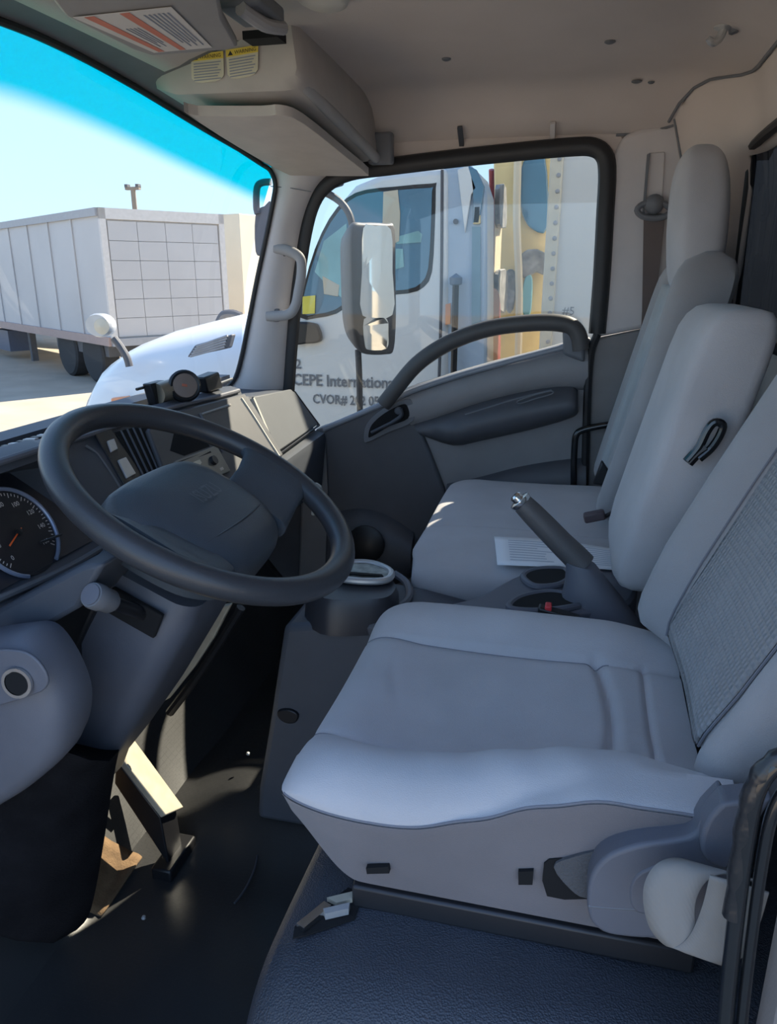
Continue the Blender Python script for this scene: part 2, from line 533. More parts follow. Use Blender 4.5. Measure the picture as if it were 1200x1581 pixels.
rw = frame_empty('window_3', (0.33, 1.25, 0.93))
rw['label'] = 'dark smoked rear window behind the seats'
MB().grid(lambda u, v: back_fn(lerp(0.61, 0.91, u), lerp(0.13, 0.90, v)) + Vector((0.012, 0, 0)), 16, 16).build('pane', GLASS_REAR, rw, normals=False)
loop = [(0.335, 0.70, 0.93), (0.335, 1.80, 0.93), (0.322, 1.80, 1.29), (0.322, 0.70, 1.29)]
MB().tube(cr([(0.335, 0.72, 0.93), (0.335, 1.25, 0.925), (0.334, 1.78, 0.93), (0.328, 1.805, 0.96), (0.322, 1.805, 1.25), (0.318, 1.78, 1.295),
              (0.318, 1.25, 1.30), (0.318, 0.72, 1.295), (0.322, 0.695, 1.25), (0.328, 0.695, 0.96)], 6, True), 0.010, 8, closed=True, flat=1.0, up=(1, 0, 0)).build('window_seal', RUBBER, rw)
# cargo box behind the cab (dark front wall seen through the smoked glass)
cb = thing('cargo_box', 'tall white cargo box body behind the cab', 'truck body', (3.6, 1.25, -0.2))
MB().box((0.62, 0.12, 0.05), (6.6, 2.38, 2.4)).build('box_body', TRUCKW, cb, bevel=0.02)
MB().box((0.60, 0.10, 0.0), (6.62, 2.40, 0.06)).build('box_sill', FRAMEG, cb)

# ---- passenger B-pillar trim (light grey upper, grey lower)
bp = MB()
up_out = VL((0.052, 1.990, 1.281), (0.052, 1.990, 1.312), (0.070, 1.990, 1.352), (0.102, 1.990, 1.367), (0.178, 1.990, 1.377), (0.201, 1.990, 1.371), (0.218, 1.990, 1.344), (0.232, 1.990, 1.292), (0.234, 1.990, 0.932), (0.168, 1.990, 0.922), (0.046, 1.990, 0.895), (0.045, 1.990, 0.929), (0.050, 1.990, 1.112))
bp.prism(up_out, (0.0, 0.05, 0))
tr_b = bp.build('trim_3', PILLAR, bevel=0.012, seg=3)
struct(tr_b, 'light grey plastic trim on the passenger rear door pillar', 'trim')
MB().prism(VL((0.132, 1.984, 1.314), (0.166, 1.984, 1.315), (0.173, 1.984, 1.183), (0.131, 1.984, 1.183)), (0, 0.012, 0)).build('belt_slider_plate', PILLAR, tr_b, bevel=0.002)
MB().prism(VL((0.127, 1.975, 1.310), (0.133, 1.975, 1.313), (0.134, 1.975, 1.183), (0.129, 1.975, 1.183)), (0, 0.012, 0)).build('slider_groove', PLASTIC_MD, tr_b, smooth=None)
bl = MB().prism(VL((0.039, 2.000, 0.890), (0.169, 2.000, 0.920), (0.229, 2.000, 0.924), (0.227, 2.000, 0.502), (0.054, 2.000, 0.490), (0.043, 2.000, 0.700)), (0.0, 0.05, 0))
tr_l = bl.build('trim_4', mat('lower_pillar_plastic', (0.24, 0.23, 0.23), 0.6, bump=0.1), bevel=0.006)
struct(tr_l, 'grey lower plastic panel behind the passenger door', 'trim')
def on_ceiling(pts):
    return [Vector((x, y, ceil_z(x, y) - 0.005)) for x, y in [(p.x, p.y) for p in cr([(q[0], q[1], 0) for q in pts], 6)]]
MB().tube(on_ceiling([(0.055, 2.005), (0.10, 2.003), (0.16, 1.992), (0.192, 1.978)]), 0.0035, 8).build('headliner_seam', PLASTIC_MD, ceiling)
jn = [back_fn(1.0, v_ / 40) for v_ in range(39, 3, -1)]
MB().tube([p + Vector((-0.007, -0.003, -0.007)) for p in jn], 0.0035, 8).build('headliner_seam', PLASTIC_MD, ceiling)
jn = [back_fn(u_ / 40, 0.972) for u_ in range(39, 20, -1)]
MB().tube([p + Vector((-0.006, -0.002, 0)) for p in jn], 0.003, 8).build('corner_seam', PLASTIC_MD, wall_back)

# ---- passenger A-pillar trim
ap = MB()
front = cr(VL((-0.781, 1.930, 1.304), (-0.771, 1.930, 1.263), (-0.778, 1.930, 1.226), (-0.802, 1.930, 1.140), (-0.834, 1.930, 1.036), (-0.864, 1.930, 0.928), (-0.891, 1.930, 0.829), (-0.915, 1.930, 0.770), (-0.961, 1.930, 0.731), (-1.006, 1.930, 0.714)), 4)
rear = cr(VL((-0.623, 1.985, 1.300), (-0.666, 1.985, 1.269), (-0.693, 1.985, 1.228), (-0.719, 1.985, 1.166), (-0.743, 1.985, 1.053), (-0.760, 1.985, 0.952), (-0.772, 1.985, 0.848), (-0.782, 1.985, 0.758), (-0.786, 1.985, 0.712), (-0.790, 1.985, 0.666)), 4)
rings = []
for a, b in zip(front, rear):
    mid = (a + b) / 2 + Vector((0.012, -0.03, 0))
    q1 = a.lerp(mid, 0.45) + Vector((0.004, -0.008, 0)); q2 = mid.lerp(b, 0.55) + Vector((0.004, -0.006, 0))
    bb = b + Vector((0.0, 0.06, 0)); aa = a + Vector((-0.025, 0.08, 0))
    rings.append([a, q1, mid, q2, b, bb, aa])
ap.loft(rings)
tr_a = ap.build('trim_5', PILLAR, smooth=60)
struct(tr_a, 'light grey trim on the passenger windshield pillar', 'trim')
seam = MB().tube(VL((-0.780, 1.925, 1.259), (-0.728, 1.925, 1.254), (-0.673, 1.925, 1.244)), 0.0012, 6); seam.build('pillar_joint', PLASTIC_MD, tr_a)

# ---- windshield with its tinted sun strip
WS_TOP = cr([(-0.80, 0.45, 1.335), (-0.835, 0.75, 1.372), (-0.825, 1.03, 1.385), (-0.83, 1.19, 1.388), (-0.835, 1.387, 1.378), (-0.83, 1.631, 1.351), (-0.812, 1.851, 1.322), (-0.79, 1.98, 1.30)], 8)
WS_BOT = cr([(-0.90, 0.45, 0.74), (-0.945, 0.75, 0.752), (-0.955, 1.03, 0.76), (-0.958, 1.19, 0.76), (-0.958, 1.387, 0.757), (-0.95, 1.631, 0.75), (-0.935, 1.851, 0.742), (-0.915, 1.98, 0.735)], 8)
def ws_fn(u, v):
    i = v * (len(WS_TOP) - 1); a = int(min(i, len(WS_TOP) - 2)); t = i - a
    T = WS_TOP[a].lerp(WS_TOP[a + 1], t); B = WS_BOT[a].lerp(WS_BOT[a + 1], t)
    T = T + (T - B) * 0.03
    p = B.lerp(T, u)
    p.x -= 0.035 * math.sin(math.pi * u)
    return p
window_1 = frame_empty('window_1', (-0.95, 1.2, 0.75))
window_1['label'] = 'windshield with a cyan tinted sun strip'
MB().grid(ws_fn, 24, 56).build('pane', GLASS_WS, window_1, normals=False)
sc_m = glass('glass_scratch', (0.45, 0.5, 0.55), 0.02)
def ws_pt(px_u, px_v, d=0.004):
    return ws_fn(px_u, px_v) + Vector((d, 0, 0))
edge = [p + Vector((0.002, -0.002, 0.0)) for p in VL((-0.800, 1.925, 1.309), (-0.780, 1.925, 1.295), (-0.769, 1.925, 1.263), (-0.777, 1.925, 1.222), (-0.801, 1.925, 1.137), (-0.832, 1.925, 1.033), (-0.862, 1.925, 0.925), (-0.891, 1.925, 0.824), (-0.917, 1.925, 0.765), (-0.962, 1.925, 0.731), (-1.003, 1.925, 0.717))]
MB().tube([p + Vector((0.010, 0, 0.0)) for p in WS_TOP[:47]] + cr(edge, 4), 0.006, 8).build('rubber_seal', RUBBER, window_1)
# header trim above the windshield
hd = []
for p in WS_TOP:
    hd.append([p + Vector((0.006, 0, 0.004)), p + Vector((0.05, 0, 0.012)), p + Vector((0.13, 0, 0.034)), p + Vector((0.22, 0, 0.062)), p + Vector((0.22, 0, 0.09)), p + Vector((-0.02, 0, 0.04))])
tr_h = MB().loft(hd).build('trim_6', mat('header_plastic', (0.20, 0.195, 0.195), 0.6, bump=0.1), smooth=50)
struct(tr_h, 'dark grey header trim above the windshield', 'trim')
# driver-side front pillar and rear pillar, outside the picture but part of the cab
pil = MB().loft([[Vector((x - 0.05, 0.41, z)), Vector((x + 0.02, 0.40, z)), Vector((x + 0.03, 0.46, z)), Vector((x - 0.05, 0.47, z))]
                 for x, z in ((-0.95, -0.05), (-0.92, 0.74), (-0.82, 1.30), (-0.78, 1.40))])
struct(pil.build('trim_7', TRUCKW, smooth=None), 'white driver side front door pillar', 'trim')
# front wall below the windshield
fw_ = MB().box((-1.06, 0.42, -0.1), (-1.0, 2.08, 0.76))
struct(fw_.build('wall_front', FRAMEG), 'steel bulkhead behind the dashboard', 'wall')
# driver side rear pillar (its inner edge shows at the right of the picture)
dp = MB().prism([(0.168, 0.43, 0.40), (0.165, 0.43, 0.95), (0.19, 0.43, 1.39), (0.40, 0.43, 1.39), (0.40, 0.43, 0.0), (0.18, 0.43, 0.0)], (0, 0.05, 0))
tr_d = dp.build('trim_8', mat('driver_pillar_plastic', (0.30, 0.265, 0.245), 0.65, bump=0.1), bevel=0.01)
struct(tr_d, 'brown-grey plastic rear pillar beside the driver seat', 'trim')
sl = MB().box((-0.9, 0.36, -0.06), (0.40, 0.46, 0.0))
struct(sl.build('trim_9', PLASTIC_DK, bevel=0.01), 'dark door sill on the driver side', 'trim')
# driver door, out of view: added swung open to cut light from the front left
dd = frame_empty('door_2', (-0.96, 0.38, 0.0))
dd['label'] = 'driver door swung wide open towards the front, added unseen for its shade'
du = Vector((-0.05, -1.0, 0)).normalized(); dn = Vector((1.0, -0.05, 0)).normalized()
def DD(s_, z_, t_=0.0):
    return Vector((-0.97, 0.37, z_)) + du * s_ + dn * t_
MB().prism([DD(0, -0.1), DD(1.0, -0.1), DD(1.0, 0.72), DD(0, 0.62)], tuple(dn * 0.08)).build('door_panel', DOORP, dd, bevel=0.015)
MB().tube([DD(0.03, 0.62, 0.04), DD(0.14, 1.28, 0.04), DD(0.30, 1.36, 0.04), DD(0.92, 1.38, 0.04), DD(0.97, 1.32, 0.04), DD(0.97, 0.72, 0.04)], 0.035, 8).build('window_frame', RUBBER, dd)
MB().prism([DD(0.03, 0.62, 0.04), DD(0.14, 1.28, 0.04), DD(0.30, 1.36, 0.04), DD(0.92, 1.38, 0.04), DD(0.97, 0.72, 0.04)], tuple(dn * 0.004)).build('pane', GLASS_DOOR, dd, smooth=None)
# passenger sidewall under the door
sw = MB().box((-1.0, 2.06, -0.1), (0.4, 2.09, 0.6))
struct(sw.build('wall_right', FRAMEG), 'passenger side body panel under the door', 'wall')

# ---- passenger door
door = frame_empty('door_1', (-0.4, 2.05, 0.2))
door['label'] = 'grey passenger door with a dark armrest and a curved pull bar'
# main lower panel
belt = VL((-0.711, 2.000, 0.622), (-0.642, 2.000, 0.648), (-0.566, 2.000, 0.680), (-0.491, 2.000, 0.727), (-0.419, 2.000, 0.758), (-0.313, 2.000, 0.794), (-0.211, 2.000, 0.826), (-0.112, 2.000, 0.853), (-0.016, 2.000, 0.883), (0.034, 2.000, 0.894))
poly = belt + VL((0.049, 2.000, 0.767), (0.059, 2.000, 0.490))
poly = [Vector(p) for p in poly] + [Vector((0.02, 2.0, 0.12)), Vector((-0.78, 2.0, 0.12)), Vector((-0.76, 2.0, 0.40)), Vector((-0.70, 2.0, 0.60))]
MB().prism(poly, (0, 0.06, 0)).build('door_panel', DOORP, door, bevel=0.008, seg=3)
# dark front part of the panel with the release handle
MB().prism(VL((-0.676, 1.985, 0.627), (-0.571, 1.985, 0.676), (-0.423, 1.985, 0.747), (-0.415, 1.985, 0.682), (-0.368, 1.985, 0.576), (-0.324, 1.985, 0.468), (-0.319, 1.985, 0.392), (-0.391, 1.985, 0.269), (-0.468, 1.985, 0.180), (-0.689, 1.985, 0.157), (-0.671, 1.985, 0.444)), (0, 0.03, 0)).build('front_panel', DOORP_DK, door, bevel=0.008, seg=3)
# swelling belt moulding above the armrest
def swell(rows, depth, name, m_, bev=60):
    """rows: top and bottom outlines (same count) -> rounded bulge towards the cab"""
    top, bot = rows
    n = len(top); rings = []
    for i in range(n):
        a, b = Vector(top[i]), Vector(bot[i]); ring = []
        d = depth[i] if isinstance(depth, (list, tuple)) else depth
        for k in range(9):
            t = k / 8
            p = a.lerp(b, t); p = p + Vector((0, -d * math.sin(math.pi * min(max(t, 0.0), 1.0)) ** 0.55, 0))
            ring.append(p)
        ring += [b + Vector((0, 0.03, 0)), a + Vector((0, 0.03, 0))]
        rings.append(ring)
    return MB().loft(rings).build(name, m_, door, smooth=bev)
swell((cr(VL((-0.490, 1.995, 0.719), (-0.418, 1.995, 0.746), (-0.312, 1.995, 0.783), (-0.210, 1.995, 0.815), (-0.111, 1.995, 0.842), (-0.015, 1.995, 0.870), (0.029, 1.995, 0.883)), 3), cr(VL((-0.416, 1.995, 0.645), (-0.371, 1.995, 0.661), (-0.283, 1.995, 0.697), (-0.189, 1.995, 0.728), (-0.097, 1.995, 0.751), (-0.007, 1.995, 0.762), (0.038, 1.995, 0.764)), 3)), 0.022, 'belt_moulding', DOORP)
MB().tube(cr(VL((-0.676, 1.985, 0.630), (-0.562, 1.985, 0.681), (-0.469, 1.985, 0.724), (-0.416, 1.985, 0.749), (-0.311, 1.985, 0.787), (-0.209, 1.985, 0.819), (-0.111, 1.985, 0.848), (-0.031, 1.985, 0.871), (0.025, 1.985, 0.888)), 4), 0.008, 10).build('belt_edge', mat('belt_edge_plastic', (0.27, 0.29, 0.33), 0.4), door)
swell((cr(VL((-0.414, 1.985, 0.656), (-0.326, 1.985, 0.686), (-0.239, 1.985, 0.721), (-0.139, 1.985, 0.751), (-0.057, 1.985, 0.769), (-0.005, 1.985, 0.772), (0.012, 1.985, 0.763)), 3), cr(VL((-0.392, 1.985, 0.626), (-0.306, 1.985, 0.602), (-0.227, 1.985, 0.620), (-0.133, 1.985, 0.646), (-0.050, 1.985, 0.672), (0.006, 1.985, 0.694), (0.018, 1.985, 0.708)), 3)), [0.02] * 3 + [0.055] * 13 + [0.05, 0.04, 0.01], 'armrest', DOORP_DK)
MB().tube(cr(VL((-0.269, 1.935, 0.697), (-0.199, 1.935, 0.722), (-0.134, 1.935, 0.745), (-0.052, 1.935, 0.769)), 4), 0.0022, 6).build('armrest_seam', PLASTIC_MD, door)
MB().tube(cr(VL((-0.134, 1.930, 0.739), (-0.099, 1.930, 0.754), (-0.054, 1.930, 0.767), (-0.051, 1.930, 0.760), (-0.092, 1.930, 0.746), (-0.128, 1.930, 0.733)), 4, True), 0.0018, 6, closed=True).build('armrest_slot', PLASTIC_MD, door)
# lower map pocket
swell((cr(VL((-0.322, 1.990, 0.489), (-0.232, 1.990, 0.514), (-0.128, 1.990, 0.549), (-0.027, 1.990, 0.573), (0.047, 1.990, 0.585)), 3), cr(VL((-0.319, 1.990, 0.391), (-0.228, 1.990, 0.398), (-0.121, 1.990, 0.406), (-0.017, 1.990, 0.414), (0.060, 1.990, 0.420)), 3)), 0.03, 'map_pocket', DOORP_DK)
# speaker bulge low at the front
swell((cr(VL((-0.643, 1.985, 0.387), (-0.565, 1.985, 0.403), (-0.488, 1.985, 0.385), (-0.411, 1.985, 0.342)), 4), cr(VL((-0.648, 1.985, 0.161), (-0.567, 1.985, 0.159), (-0.488, 1.985, 0.167), (-0.410, 1.985, 0.206)), 4)), 0.05, 'speaker_bulge', DOORP_DK)
MB().lathe(Vector((-0.539, 1.925, 0.317)), (0, -1, 0.1), [(0.055, 0), (0.055, 0.004), (0.048, 0.008), (0.0, 0.010)], 20).build('speaker_grille', BLACK, door)
# release handle: bezel, recess, lever
bz = cr(VL((-0.556, 1.975, 0.605), (-0.548, 1.975, 0.651), (-0.503, 1.975, 0.695), (-0.445, 1.975, 0.723), (-0.420, 1.975, 0.719), (-0.416, 1.975, 0.666), (-0.485, 1.975, 0.631), (-0.541, 1.975, 0.602)), 4, True)
MB().prism(bz, (0, 0.02, 0)).build('handle_bezel', PLASTIC_MD, door, bevel=0.003)
rc = cr(VL((-0.542, 1.972, 0.619), (-0.532, 1.972, 0.651), (-0.495, 1.972, 0.685), (-0.448, 1.972, 0.710), (-0.432, 1.972, 0.705), (-0.430, 1.972, 0.673), (-0.484, 1.972, 0.648), (-0.532, 1.972, 0.618)), 4, True)
hb = MB().prism(rc, (0, 0.006, 0)).build('handle_recess', HOLE, door, smooth=None)
MB().tube(cr(VL((-0.530, 1.962, 0.631), (-0.500, 1.962, 0.647), (-0.467, 1.962, 0.665), (-0.446, 1.962, 0.683), (-0.449, 1.962, 0.701)), 5), [0.007] * 10 + [0.008] * 11, 10, flat=0.7).build('release_lever', PLASTIC_DK, door)
MB().lathe(Vector((-0.454, 1.964, 0.695)), (0, -1, 0), [(0.011, 0), (0.011, 0.006), (0.008, 0.010), (0, 0.011)], 14).build('lock_knob', PLASTIC_DK, door)
# arched pull bar
arch = cr(VL((-0.495, 1.955, 0.711), (-0.459, 1.955, 0.756), (-0.410, 1.955, 0.815), (-0.355, 1.955, 0.858), (-0.292, 1.955, 0.891), (-0.218, 1.955, 0.916), (-0.137, 1.955, 0.929), (-0.066, 1.955, 0.933), (-0.019, 1.955, 0.926), (0.003, 1.955, 0.904), (0.012, 1.955, 0.868)), 5)
MB().tube(arch, 0.021, 14, flat=0.85, up=(0, 1, 0)).build('pull_bar', mat('pull_bar_plastic', (0.075, 0.072, 0.072), 0.5, bump=0.1), door)
MB().prism(VL((-0.037, 1.950, 0.923), (0.002, 1.950, 0.919), (0.020, 1.950, 0.885), (0.024, 1.950, 0.837), (-0.029, 1.950, 0.855)), (0, 0.05, 0)).build('pull_bar_foot', PLASTIC_MD, door, bevel=0.008)
# window: rubber frame and pane
frm = cr(VL((-0.792, 1.990, 0.665), (-0.782, 1.990, 0.739), (-0.765, 1.990, 0.882), (-0.744, 1.990, 1.019), (-0.717, 1.990, 1.150), (-0.690, 1.990, 1.226), (-0.652, 1.990, 1.268), (-0.590, 1.990, 1.294), (-0.489, 1.990, 1.304), (-0.325, 1.990, 1.317), (-0.169, 1.990, 1.327), (-0.048, 1.990, 1.333), (0.004, 1.990, 1.331), (0.032, 1.990, 1.312), (0.042, 1.990, 1.273), (0.045, 1.990, 1.185), (0.049, 1.990, 1.037), (0.049, 1.990, 0.906)), 4)
frm_in = [p.copy() for p in frm]
MB().tube(frm, 0.021, 10, flat=0.75, up=(0, 1, 0)).build('window_seal', RUBBER, door)
frm2 = [p + Vector((0.004, 0.012, 0.0)) for p in frm]
pane_poly = [p + Vector((0, 0.02, 0)) for p in cr(VL((-0.796, 2.000, 0.644), (-0.781, 2.000, 0.774), (-0.748, 2.000, 1.019), (-0.721, 2.000, 1.151), (-0.693, 2.000, 1.226), (-0.655, 2.000, 1.269), (-0.593, 2.000, 1.295), (-0.327, 2.000, 1.318), (-0.049, 2.000, 1.335), (0.004, 2.000, 1.333), (0.032, 2.000, 1.314), (0.042, 2.000, 1.274), (0.049, 2.000, 1.037), (0.050, 2.000, 0.889), (-0.111, 2.000, 0.828), (-0.313, 2.000, 0.772), (-0.491, 2.000, 0.703), (-0.682, 2.000, 0.616)), 2)]
MB().prism(pane_poly, (0, 0.004, 0)).build('pane', GLASS_DOOR, door, smooth=None)
# door shut line at the rear edge
MB().tube(cr(VL((0.050, 1.985, 0.905), (0.037, 1.985, 0.858), (0.037, 1.985, 0.769), (0.043, 1.985, 0.634), (0.049, 1.985, 0.512)), 4), 0.010, 8).build('door_seal', RUBBER, door)
# painted frame around the window opening
ctr = sum((p for p in frm), Vector()) / len(frm)
outer = []
for p in frm:
    d_ = Vector((p.x - ctr.x, 0, p.z - ctr.z)).normalized()
    outer.append(p + Vector((d_.x * 0.045, 0.0, d_.z * 0.085)))
MB().loft([[a_ + Vector((0, 0.005, 0)), b_ + Vector((0, 0.015, 0)), b_ + Vector((0, 0.06, 0)), a_ + Vector((0, 0.05, 0))] for a_, b_ in zip(frm, outer)][22:-12]).build('window_frame', HEADLINER, door, smooth=40)

# ================================================================== DRIVER SEAT
DSY = 0.815                                       # centre line of the driver seat
dseat = thing('driver_chair', 'large grey cloth driver seat nearest the open door', 'seat', (-0.05, DSY, 0.42))
# profile across the cushion: (offset from centre, height) from the near skirt over the top to the far side
CUSH = [(-0.216, 0.450), (-0.222, 0.474), (-0.229, 0.50), (-0.236, 0.527), (-0.2405, 0.542), (-0.238, 0.553), (-0.228, 0.566), (-0.208, 0.577), (-0.182, 0.579), (-0.158, 0.571),
        (-0.140, 0.558), (-0.128, 0.550), (-0.116, 0.553), (-0.09, 0.551), (-0.05, 0.547), (0.0, 0.545), (0.05, 0.547), (0.09, 0.551), (0.116, 0.553), (0.128, 0.550),
        (0.142, 0.558), (0.162, 0.570), (0.188, 0.577), (0.212, 0.572), (0.230, 0.556), (0.236, 0.53), (0.232, 0.48), (0.222, 0.450)]
def cushion_section(x, x0, x1, prof, cy, seams, bottom_front=0.508, z_base=0.450):
    """One closed ring of the cushion at station x (front roll, rear dip and grooves included)."""
    f = (x - x0)
    roll = 0.0
    if f < 0.07:
        t = f / 0.07
        roll = 1 - math.sqrt(max(0.0, 1 - (1 - t) ** 2))
    pts = []
    lo = z_base + (bottom_front - z_base) * (1 - sstep(0.0, 0.085, f))
    wide = 1.0 - 0.10 * roll - 0.03 * sstep(0.10, 0.0, f)
    rear = sstep(x1 - 0.10, x1, x)
    for (dy, z) in prof:
        h = (z - z_base) / (0.58 - z_base)
        ztop = z - 0.035 * roll * max(0, h) - 0.012 * rear * max(0, h)
        zz = lo + (ztop - z_base) * ((0.58 - 0.035 * roll - lo) / (0.58 - 0.035 * roll - z_base)) if True else ztop
        bol = abs(dy) > 0.13
        zz += 0.012 * math.sin(math.pi * min(1, f / 0.40)) * (-1 if not bol else 0.25) * max(0, h) * (0.9 if h > 0.7 else 0)
        pts.append(Vector((x, cy + dy * wide, zz)))
    return pts
def smooth_prof(prof, n=3):
    return [(p[0], p[1]) for p in cr([(a, b, 0) for a, b in prof], n)]
DX0, DX1 = -0.262, 0.165
prof = smooth_prof(CUSH, 3)
rings = []
NS = 130
for i in range(NS + 1):
    t = i / NS
    x = DX0 + (DX1 - DX0) * (t ** 1.12)
    ring = cushion_section(x, DX0, DX1, prof, DSY, ())
    rs_ = sstep(-0.15, 0.07, x); seam_z = 0.545 + 0.065 * rs_
    for k, p in enumerate(ring):
        if k <= 12:
            p.z = ring[0].z + (p.z - ring[0].z) * (seam_z - ring[0].z) / max(0.01, (ring[12].z if k < 12 else p.z) - ring[0].z)
        elif k <= 33:
            p.z = max(p.z + 0.036 * rs_ * sstep(33, 27, k), seam_z + 0.0006 * (k - 12) if k < 24 else 0)
    for p in ring:
        dy = p.y - DSY
        if abs(dy) < 0.135 and p.z > 0.50:
            # curved tuck near the rear of the pad, and soft sitting creases
            xc = 0.075 - 1.1 * dy * dy
            p.z -= 0.010 * math.exp(-((p.x - xc) / 0.007) ** 2)
            xc = 0.118
            p.z -= 0.005 * math.exp(-((p.x - xc) / 0.004) ** 2)
            p.z -= 0.0025 * math.exp(-((p.x + 0.19 + 0.02 * math.sin(dy * 20)) / 0.006) ** 2) * math.exp(-((dy - 0.02) / 0.04) ** 2)
        if abs(dy) < 0.125 and p.z > 0.50:
            # fanned folds behind the tuck and a small pucker near the front
            for q_, s_ in ((-0.06, 0.5), (-0.09, 0.9), (-0.035, 0.2)):
                dd_ = (dy - q_) - s_ * (p.x - 0.10)
                p.z += 0.003 * math.exp(-(dd_ / 0.006) ** 2) * sstep(0.078, 0.09, p.x) * sstep(0.150, 0.125, p.x)
        if dy < -0.12 and p.z > 0.535:
            p.z += 0.0015 * math.sin(p.x * 95 + dy * 40) * math.exp(-((p.x + 0.02) / 0.09) ** 2)
    rings.append(ring)
cush = MB().loft(rings).build('cushion', FABRIC, dseat, smooth=50)
# piped seams of the cushion, following the surface
def seam_on(rings, j, i0, i1, lift, r_, name, m_, parent):
    pts = [rings[i][j] + Vector((0, 0, lift)) for i in range(i0, i1)]
    MB().tube(pts, r_, 6).build(name, m_, parent)
SEAM = mat('seam_thread', (0.20, 0.20, 0.225), 0.9)
seam_on(rings, 12, 3, NS - 2, 0.0006, 0.0014, 'side_seam', SEAM, cush)
seam_on(rings, 33, 2, NS - 24, -0.0003, 0.0012, 'pad_seam', SEAM, cush)
seam_on(rings, 57, 2, NS - 24, -0.0003, 0.0012, 'pad_seam', SEAM, cush)
# skirt below the side seam, its cloth darkened to carry the side shade
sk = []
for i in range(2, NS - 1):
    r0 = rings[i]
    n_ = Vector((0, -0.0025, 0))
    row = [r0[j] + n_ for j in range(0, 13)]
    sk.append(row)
MB().loft(sk, closed=False).build('side_skirt', FABRIC_SIDE_SHADE, dseat, smooth=60)
# slots in the skirt showing the seat frame
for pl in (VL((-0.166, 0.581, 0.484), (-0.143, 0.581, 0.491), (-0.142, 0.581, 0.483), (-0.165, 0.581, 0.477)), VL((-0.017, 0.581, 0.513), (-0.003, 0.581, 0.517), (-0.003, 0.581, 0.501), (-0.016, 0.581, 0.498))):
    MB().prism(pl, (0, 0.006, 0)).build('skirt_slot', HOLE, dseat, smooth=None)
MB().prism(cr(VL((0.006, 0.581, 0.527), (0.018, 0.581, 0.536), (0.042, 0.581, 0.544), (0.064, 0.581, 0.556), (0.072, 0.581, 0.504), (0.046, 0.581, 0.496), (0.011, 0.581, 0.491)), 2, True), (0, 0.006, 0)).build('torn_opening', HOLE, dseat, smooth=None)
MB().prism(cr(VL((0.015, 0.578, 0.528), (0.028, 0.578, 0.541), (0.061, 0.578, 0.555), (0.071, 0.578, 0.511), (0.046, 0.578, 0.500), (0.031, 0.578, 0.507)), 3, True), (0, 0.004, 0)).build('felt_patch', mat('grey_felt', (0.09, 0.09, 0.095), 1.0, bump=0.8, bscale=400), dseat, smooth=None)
MB().box((-0.185, 0.592, 0.42), (0.15, 0.625, 0.447)).build('seat_rail', mat('rail_steel', (0.05, 0.05, 0.055), 0.45, 0.6), dseat, bevel=0.003)
MB().box((-0.185, 1.00, 0.42), (0.15, 1.03, 0.447)).build('seat_rail', MATS['rail_steel'], dseat, bevel=0.003)

# backrest of the driver seat
def back_rings(cy, hw_tab, xline, z0, z1, nz, bolster, depth_back=0.10, prof=None, near_cut=0.0):
    rings = []
    for i in range(nz + 1):
        t = i / nz
        z = lerp(z0, z1, t)
        hw = interp(hw_tab, z)
        # rounding at the ends
        e0 = min(1.0, (z - z0) / 0.05); e1 = min(1.0, (z1 - z) / 0.06)
        rr = math.sqrt(max(0.0, 1 - (1 - e0) ** 2)) * math.sqrt(max(0.0, 1 - (1 - e1) ** 2))
        rr = 0.25 + 0.75 * rr
        xb = xline(z)
        ring = []
        for (fy, d, edge) in prof:
            if near_cut and fy < -0.62:
                d -= near_cut * sstep(0.62, 0.72, -fy)
            ring.append(Vector((xb - (d * bolster(z) if d > 0.03 else d) * rr, cy + fy * hw * (0.90 + 0.10 * rr), z)))
        rings.append(ring)
    return rings
BPROF = [(-0.90, -0.085, 1), (-0.99, -0.05, 1), (-1.0, 0.0, 1), (-0.99, 0.045, 1), (-0.93, 0.072, 1), (-0.84, 0.080, 1), (-0.74, 0.068, 1), (-0.67, 0.045, 0), (-0.64, 0.030, 0),
         (-0.58, 0.029, 0), (-0.3, 0.026, 0), (0, 0.024, 0), (0.3, 0.026, 0), (0.58, 0.029, 0), (0.64, 0.030, 0), (0.67, 0.045, 0), (0.74, 0.068, 1), (0.84, 0.080, 1), (0.93, 0.072, 1),
         (0.99, 0.045, 1), (1.0, 0.0, 1), (0.99, -0.05, 1), (0.90, -0.085, 1), (0, -0.10, 1)]
BPROF = [(p[0], p[1], 0) for p in cr(BPROF, 2, True)]
dxl = lambda z: 0.178 + (z - 0.60) * 0.44
drings = back_rings(DSY + 0.018, [(0.56, 0.185), (0.66, 0.212), (0.80, 0.222), (1.0, 0.215), (1.2, 0.19), (1.26, 0.17)], dxl, 0.575, 1.26, 40,
                    lambda z: interp([(0.56, 0.9), (0.7, 1.05), (0.95, 1.0), (1.2, 0.7)], z), prof=BPROF, near_cut=0.036)
dback = MB().loft(drings).build('backrest', FABRIC_DK, dseat, smooth=50)
